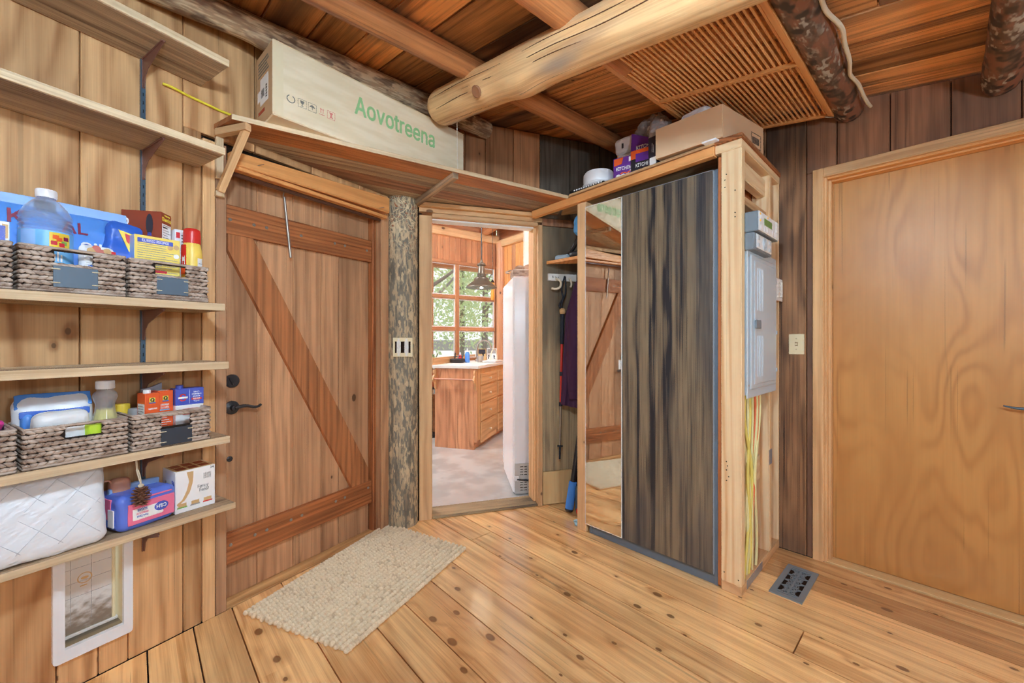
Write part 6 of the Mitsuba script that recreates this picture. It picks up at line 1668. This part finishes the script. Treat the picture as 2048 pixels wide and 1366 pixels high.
for z0_, z1_ in ((.702, .826), (.508, .684), (.303, .492), (.062, .288)):
    for w1_ in (-.06, -.64):
        d_ = part(t, 'drawer', [bx(FI, .505, .524, w1_ - .53, w1_ - .02, z0_, z1_, 'oaklight', 1, .005)], 'wood_satin')
        part(d_, 'knob', lathe([(0, 0), (.006, 0), (.006, .012), (.014, .018), (.014, .024), (0, .028)], 18, FI.P(.524, w1_ - .275, (z0_ + z1_) / 2), FI.u), 'ivory', 40)

mat('fridge_white', (228, 228, 230), .25, .5)
t = thing('refrigerator', 'tall white refrigerator seen from its side and back through the doorway', 'refrigerator')
part(t, 'body', cbox(FF, 0, .70, -.60, 0, .012, 1.697, .012), 'fridge_white')
part(t, 'door', cbox(FF, -.002, .702, -.66, -.606, .06, 1.692, .012), 'fridge_white')
mat('vent_grey', (186, 184, 180), .4, .4)
vent = sbox(.012, .012, .27, .245)
for i in range(7):
    for j in range(9): vent = vent.difference(sbox(.055 + .032 * i, .036 + .020 * j + (.02 if j > 4 else 0), .077 + .032 * i, .042 + .020 * j + (.02 if j > 4 else 0)))
part(t, 'vent_panel', placed(ex(vent, .003), FF.P(0, .004, 0), [FF.u, Z, np.cross(FF.u, Z)]), 'vent_grey', label='grey slotted vent panel')
part(t, 'vent_back', plate(FF, .02, .26, .0005, .02, .24, .001), 'dark_gap')  # dark sheet painted in for the shade behind the slots
part(t, 'bracket', cbox(FF, .005, .045, .004, .012, .11, .15, .002), 'fridge_white')
part(t, 'hose', tube([FF.P(.03, .015, .125), FF.P(.1, .02, .118), FF.P(.25, .02, .105)], .005, 10), 'rubber', True)
part(t, 'foot', cbox(FF, .01, .68, -.58, -.03, 0.004, .014, 0), 'black_plastic')
t = thing('fridge_basket', 'brown basket of glass lids standing on top of the refrigerator', 'basket')
part(t, 'basket', cat([cbox(FF, .0, .20, -.16, -.15, 1.698, 1.748, .003), cbox(FF, .0, .20, -.02, -.01, 1.698, 1.748, .003), cbox(FF, .0, .01, -.15, -.02, 1.698, 1.748, .003), cbox(FF, .19, .20, -.15, -.02, 1.698, 1.748, .003)]), 'wicker')
part(t, 'handle', tube([FF.P(-.01, -.02, 1.74), FF.P(-.045, -.08, 1.735), FF.P(-.01, -.15, 1.74)], .006, 10), 'wicker', True)
mat('lid_glass', (120, 140, 150), .15, .6)
for c, r_, m_ in ((.065, .048, 'print_grey'), (.14, .058, 'lid_glass')):
    part(t, 'lid', lathe([(0, 0), (r_ - .006, 0), (r_ - .006, .004), (0, .006)], 28, FF.P(c, -.06, 1.745), FF.w * .9 + Z * .3), m_, 40)
    part(t, 'lid_rim', lathe([(r_ - .006, 0), (r_, .0), (r_, .006), (r_ - .006, .006)], 28, FF.P(c, -.06, 1.745), FF.w * .9 + Z * .3), 'wicker', 40)
t = thing('white_upright', 'white painted upright board above the refrigerator, at the right of the doorway', 'post')
put(t, cbox(FF, .15, .30, -.75, -.72, 1.70, 2.77, .003), 'white_enamel') if False else put(t, cbox(FF, .165, .30, -.5, -.46, 1.699, 2.77, .003), 'white_enamel')

# ---- pendant lamp
t = thing('pendant_lamp', 'dark enamelled pendant lamp glowing over the kitchen island', 'lamp')
PL = np.array([-.339, 4.5, 0])
mat('pendant_metal', (92, 88, 78), .35, .5, .4); mat('pendant_inner', (236, 230, 214), .5, .3)
part(t, 'shade', lathe([(.172, 1.778), (.17, 1.790), (.12, 1.832), (.085, 1.858), (.078, 1.885), (.045, 1.905), (.045, 1.9), (.076, 1.88), (.083, 1.853), (.118, 1.827), (.166, 1.786), (.168, 1.778)], 48, PL), 'pendant_metal', 40)
part(t, 'reflector', lathe([(.163, 1.783), (.117, 1.822), (.08, 1.848), (.0, 1.852)], 48, PL), 'pendant_inner', 40)
part(t, 'socket', lathe([(0, 1.9), (.045, 1.902), (.05, 1.93), (.04, 1.945), (.036, 2.02), (.05, 2.03), (.046, 2.045), (.018, 2.06), (.012, 2.09), (0, 2.095)], 32, PL), 'pendant_metal', 40)
part(t, 'cord', tube([PL + Z * 2.09, PL + Z * 2.777], .006, 8), 'black_plastic', True)
k = num(t + '__bulb'); bb = trimesh.creation.icosphere(3, .030); bb.apply_translation(PL + Z * 1.80)
scene[k] = mikit.ply(bb, 'white_plastic', True, emitter={'type': 'area', 'radiance': {'type': 'rgb', 'value': [KLAMP * c for c in (1.0, .85, .62)]}})
t = thing('amber_lantern', 'small amber glass ornament on a thin cord near the window corner', 'ornament')
LP = np.array([-.255, 5.3, 0]); mat('amber_glass', (226, 160, 66), .2, .6)
part(t, 'cord', tube([LP + Z * 1.98, LP + Z * 2.777], .003, 6), 'black_plastic', True)
part(t, 'cap', lathe([(0, 1.95), (.03, 1.95), (.02, 1.965), (.008, 1.985), (0, 1.99)], 20, LP), 'black_plastic', 40)
part(t, 'glass', lathe([(0, 1.72), (.02, 1.725), (.026, 1.76), (.018, 1.85), (.022, 1.95), (0, 1.95)], 20, LP), 'amber_glass', 40)

# ---- things on the counter
zc = .9225
t = thing('faucet', 'high arched steel kitchen faucet', 'faucet')
fp0 = FI.P(.18, -.80, 0)
fx = np.array([1., 0, 0])
part(t, 'spout', tube([fp0 + Z * zc, fp0 + Z * (zc + .16), fp0 + Z * (zc + .225) + fx * .02, fp0 + Z * (zc + .27) + fx * .075, fp0 + Z * (zc + .255) + fx * .14, fp0 + Z * (zc + .19) + fx * .175, fp0 + Z * (zc + .165) + fx * .18], .013, 14), 'steel', True)
part(t, 'base', lathe([(0, 0), (.026, 0), (.026, .02), (.018, .03), (0, .03)], 24, fp0 + Z * zc), 'steel', 40)
part(t, 'lever', tube([fp0 + Z * (zc + .05) + fx * .07, fp0 + Z * (zc + .09) + fx * .08, fp0 + Z * (zc + .11) + fx * .065], .010, 10), 'black_iron', True)
part(t, 'lever_base', lathe([(0, 0), (.016, 0), (.016, .045), (0, .05)], 18, fp0 + Z * zc + fx * .07), 'steel', 40)
t = thing('soap_bottle', 'blue soap bottle with a white pump on the kitchen counter', 'bottle')
c = FI.P(.165, -.52, zc)
part(t, 'bottle', lathe([(0, 0), (.028, 0), (.03, .004), (.03, .10), (.02, .125), (.012, .13), (0, .13)], 28, c), 'pouch_blue', 40)
part(t, 'pump', lathe([(0, .13), (.014, .13), (.014, .145), (.006, .15), (.006, .175), (0, .175)], 16, c), 'white_plastic', 40)
t = thing('red_bottle', 'small red bottle beside the blue soap bottle', 'bottle')
c = FI.P(.085, -.48, zc)
part(t, 'bottle', lathe([(0, 0), (.026, 0), (.027, .004), (.025, .07), (.012, .095), (0, .095)], 24, c), 'print_red', 40)
part(t, 'cap', lathe([(0, .095), (.013, .095), (.013, .125), (0, .127)], 16, c), 'white_plastic', 40)
t = thing('dish_caddy', 'black wire caddy with brushes at the left of the counter', 'caddy')
c = FI.P(.02, -.42, zc)
part(t, 'tray', placed(rbox((.16, .10, .05), .012, 8), c + FI.u * .06 + Z * .026, FI.A), 'black_plastic', 40)
part(t, 'bar', tube([c + Z * .07 - FI.u * .0, c + Z * .085 + FI.u * .14], .005, 8), 'black_iron', True)
for k, (a, h_) in enumerate(((.02, .12), (.06, .10), (.12, .11))): part(t, 'brush', tube([c + FI.u * a + Z * .04, c + FI.u * (a + .01) + Z * h_], .007, 8), ('black_iron', 'print_grey', 'blue_metal')[k], True)
for k, (u_, w_, wd, hh, m_, lab) in enumerate(((.13, -.95, .12, .16, 'print_tan', 'tan card with a dark photo leaning at the window behind the sink'), (.26, -.95, .14, .17, 'print_white', 'white card with dark marks leaning at the window behind the sink'))):
    t = thing('picture_card', lab, 'card')
    part(t, 'card', cbox(FI, u_, u_ + wd, w_ - .006, w_, zc, zc + hh, .001), m_)
    part(t, 'picture', plate(FI, u_ + .01, u_ + wd - .01, w_, zc + hh * .58, zc + hh * .95), 'print_dark' if k == 0 else 'print_grey')
    if k: part(t, 'lettering', words('F t', .05, FI.P(u_ + .02, w_, zc + .03), FI.u, Z, .1), 'print_dark')
t = thing('glass_tumbler', 'small clear patterned glass in front of the faucet', 'glass')
c = FI.P(.30, -.62, zc); part(t, 'glass', lathe([(.036, 0), (.04, .08), (.0385, .08), (.034, .004)], 28, c), 'clear_plastic', 40)
part(t, 'sponge', placed(rbox((.05, .05, .04), .008, 4), c + Z * .025, FI.A), 'print_tan', 40)
t = thing('dish_rack', 'pale dish rack with an arched handle beside the refrigerator', 'dish rack')
c = FI.P(.42, -.75, zc)
part(t, 'tray', placed(rbox((.18, .30, .02), .008, 8), c + Z * .012, FI.A), 'white_enamel', 40)
part(t, 'arch', tube([c + FI.w * .10 + Z * .02, c + FI.w * .06 + Z * .12, c - FI.w * .04 + Z * .16, c - FI.w * .12 + Z * .12, c - FI.w * .14 + Z * .02], .008, 10), 'ivory', True)
t = thing('potted_plant', 'leafy green potted plant below the window, left of the island', 'plant')
pc = np.array([-1.02, 5.05, 0]); r3 = np.random.default_rng(9)
mat('terracotta', (170, 98, 70), .7, .3); mat('leaf_green', (86, 112, 62), .5, .4); mat('leaf_pale', (196, 206, 176), .5, .4)
part(t, 'pot', lathe([(0, .62), (.08, .62), (.11, .80), (.115, .83), (.105, .83), (.10, .81), (0, .81)], 32, pc), 'terracotta', 40)
part(t, 'stand', lathe([(0, .004), (.12, .004), (.12, .03), (.03, .05), (.03, .58), (.11, .6), (.11, .62), (0, .62)], 28, pc), 'black_iron', 40)
lfm = trimesh.creation.icosphere(1)
for nm, cnt, m_ in (('foliage', 110, 'leaf_green'), ('foliage', 40, 'leaf_pale')):
    Vs, Fs = [], []
    for k in range(cnt):
        a, e_ = r3.uniform(0, 6.28), r3.uniform(.0, 1.35); rad = r3.uniform(.05, .19)
        dd_ = np.array([math.cos(a) * math.cos(e_), math.sin(a) * math.cos(e_), math.sin(e_)]); tn = np.array([-math.sin(a), math.cos(a), 0]); nn = np.cross(dd_, tn)
        v = lfm.vertices * [.035, .013, .003]
        Vs.append(pc + Z * .84 + dd_ * rad + v[:, :1] * dd_ + v[:, 1:2] * tn + v[:, 2:] * nn); Fs.append(lfm.faces + 42 * k)
    part(t, nm, trimesh.Trimesh(np.vstack(Vs), np.vstack(Fs), process=False), m_, True, kind='stuff')

# ================================================================== OUTSIDE
struct('ground', 'ground outside the windows, kept pale to bounce sky light up indoors', 'ground')
mat('ground_mat', (196, 192, 178), .9, .1)  # pale so that it reflects sky light up to the ceiling
gp = trimesh.creation.annulus(0.01, 60, .02, sections=48); gp.apply_translation((0, 0, -.35)); put('ground', gp, 'ground_mat')
t = thing('porch_post', 'reddish porch post just outside the kitchen window', 'post')
op_ = FV.P(3.12, -.42, 0)
put(t, [log((op_[0], op_[1], -.34), (op_[0], op_[1], 2.6), .075, .075, 'redwood', 50, 28, .01, seed=60)], 'wood_matte', True)
t = thing('porch_beam', 'reddish porch beam outside along the top of the kitchen window', 'beam')
put(t, [bx(FV, 1.0, 4.4, -.50, -.36, 2.23, 2.36, 'redwood', 0, .004)], 'wood_matte')
mat('trunk', (128, 122, 116), .9, .1); 
for nm, c in (('foliage_a', (204, 218, 170)), ('foliage_b', (184, 206, 160)), ('foliage_c', (226, 218, 150))):
    scene[nm] = {'type': 'principledthin', 'base_color': rgb(*c), 'roughness': .7, 'diff_trans': 1.0}
r4 = np.random.default_rng(12)
out = -FV.w
TR = [(3.05, 3.2, .13, 'leaning grey tree trunk close outside the window, behind the porch post', 'foliage_b', 600, -.5), (3.75, 5.5, .10, 'slim grey tree straight behind the pendant lamp', 'foliage_a', 4000, .1), (4.6, 7.5, .12, 'yellowish tree at the right side of the window', 'foliage_c', 6000, 0.0),
      (2.4, 7.0, .12, 'green tree in the left part of the window', 'foliage_b', 6000, .1), (1.2, 8.5, .14, 'green tree further left outside the kitchen', 'foliage_a', 6000, 0), (3.4, 10.5, .14, 'pale green tree in the far middle of the window', 'foliage_a', 9000, .05), (5.2, 11.5, .14, 'green tree far behind on the right', 'foliage_b', 9000, 0)]
for k, (u_, dist, tr, lab, fm, nl, leanx) in enumerate(TR):
    t = thing('tree', lab, 'tree')
    b0 = FV.P(u_, 0, 0) * (1 + dist / 5.5); b0[2] = -.34
    hgt = 5.5 + .25 * dist
    tp = b0 + Z * hgt + FV.u * leanx * 1.6
    part(t, 'trunk', tube([b0, b0 + (tp - b0) * .35 + FV.u * leanx * .25, b0 + (tp - b0) * .7, tp], [tr, tr * .85, tr * .6, tr * .25], 14), 'trunk', True)
    for j in range(5):
        s = r4.uniform(.25, .85); a = r4.uniform(0, 6.28); st = b0 + (tp - b0) * s
        part(t, 'branch', tube([st, st + np.array([math.cos(a), math.sin(a), .5]) * .6, st + np.array([math.cos(a) * 1.6, math.sin(a) * 1.6, 1.2])], [tr * .35, tr * .22, tr * .08], 8), 'trunk', True)
    n_ = nl; cen = b0 + (tp - b0) * r4.uniform(.22, .95, n_)[:, None]
    dirs = r4.normal(size=(n_, 3)); dirs /= np.linalg.norm(dirs, axis=1, keepdims=True)
    cen = cen + dirs * (r4.uniform(.3, 1.9, n_) ** .8)[:, None] * np.array([1.0, 1.0, .6])
    sz_ = r4.uniform(.035, .075, n_)
    a1 = r4.normal(size=(n_, 3)); a1 /= np.linalg.norm(a1, axis=1, keepdims=True); a2 = np.cross(a1, r4.normal(size=(n_, 3))); a2 /= np.linalg.norm(a2, axis=1, keepdims=True)
    V = np.stack([cen - a1 * sz_[:, None], cen + a2 * sz_[:, None] * .55, cen + a1 * sz_[:, None], cen - a2 * sz_[:, None] * .55], 1).reshape(-1, 3)
    i4 = np.arange(n_)[:, None] * 4
    part(t, 'foliage', trimesh.Trimesh(V, np.vstack([i4 + [0, 1, 2], i4 + [0, 2, 3]]), process=False), fm, kind='stuff')
# ================================================================== UNSEEN LAMPS (placed to light the room; added fill for the kitchen)
mat('lamp_metal', (150, 140, 120), .3, .5, .8)


def globe(x, y, r, power, label, zc=None, drop=0, tint=(.77, 1.0, 1.2)):
    t = thing('ceiling_lamp', label, 'lamp')
    zc = zc or ceil(x, y)
    if drop:
        part(t, 'cord', tube([(x, y, zc - .01), (x, y, zc - .04 - drop)], .005, 8), 'lamp_metal', True)
    part(t, 'canopy', lathe([(0, -.035), (.07, -.035), (.075, -.02), (.075, 0.0), (0, 0)], 32, (x, y, zc - .004)), 'lamp_metal', 40)
    k = num(t + '__globe')
    s = trimesh.creation.uv_sphere(r, count=[20, 32]); s.apply_translation((x, y, zc - .038 - r - drop))
    scene[k] = mikit.ply(s, 'white_plastic', True, emitter={'type': 'area', 'radiance': {'type': 'rgb', 'value': [power * c for c in tint]}})


globe(-.1, .15, .09, LAMP * 1.0, 'unseen round white globe lamp above the camera, placed to light the room and the shelves', None, .03)  # out of view, placed to light the shelf wall from above
globe(1.0, -.2, .09, LAMP * .55, 'unseen round white globe lamp behind the camera, hung low to light the ceiling', None, .40)  # out of view, hung low so that it lights the roof boards
globe(-1.75, 4.0, .10, LAMP * 1.1, 'added round white globe lamp, out of view left of the doorway, fill light for the kitchen', 2.775, tint=(.86, 1.0, 1.1))  # added fill for the kitchen, hidden beside the doorway
globe(.35, 3.55, .10, LAMP * .8, 'added round white globe lamp, out of view above the doorway, fill light for the kitchen', 2.775, tint=(.86, 1.0, 1.1))  # added fill for the kitchen, hidden over the doorway
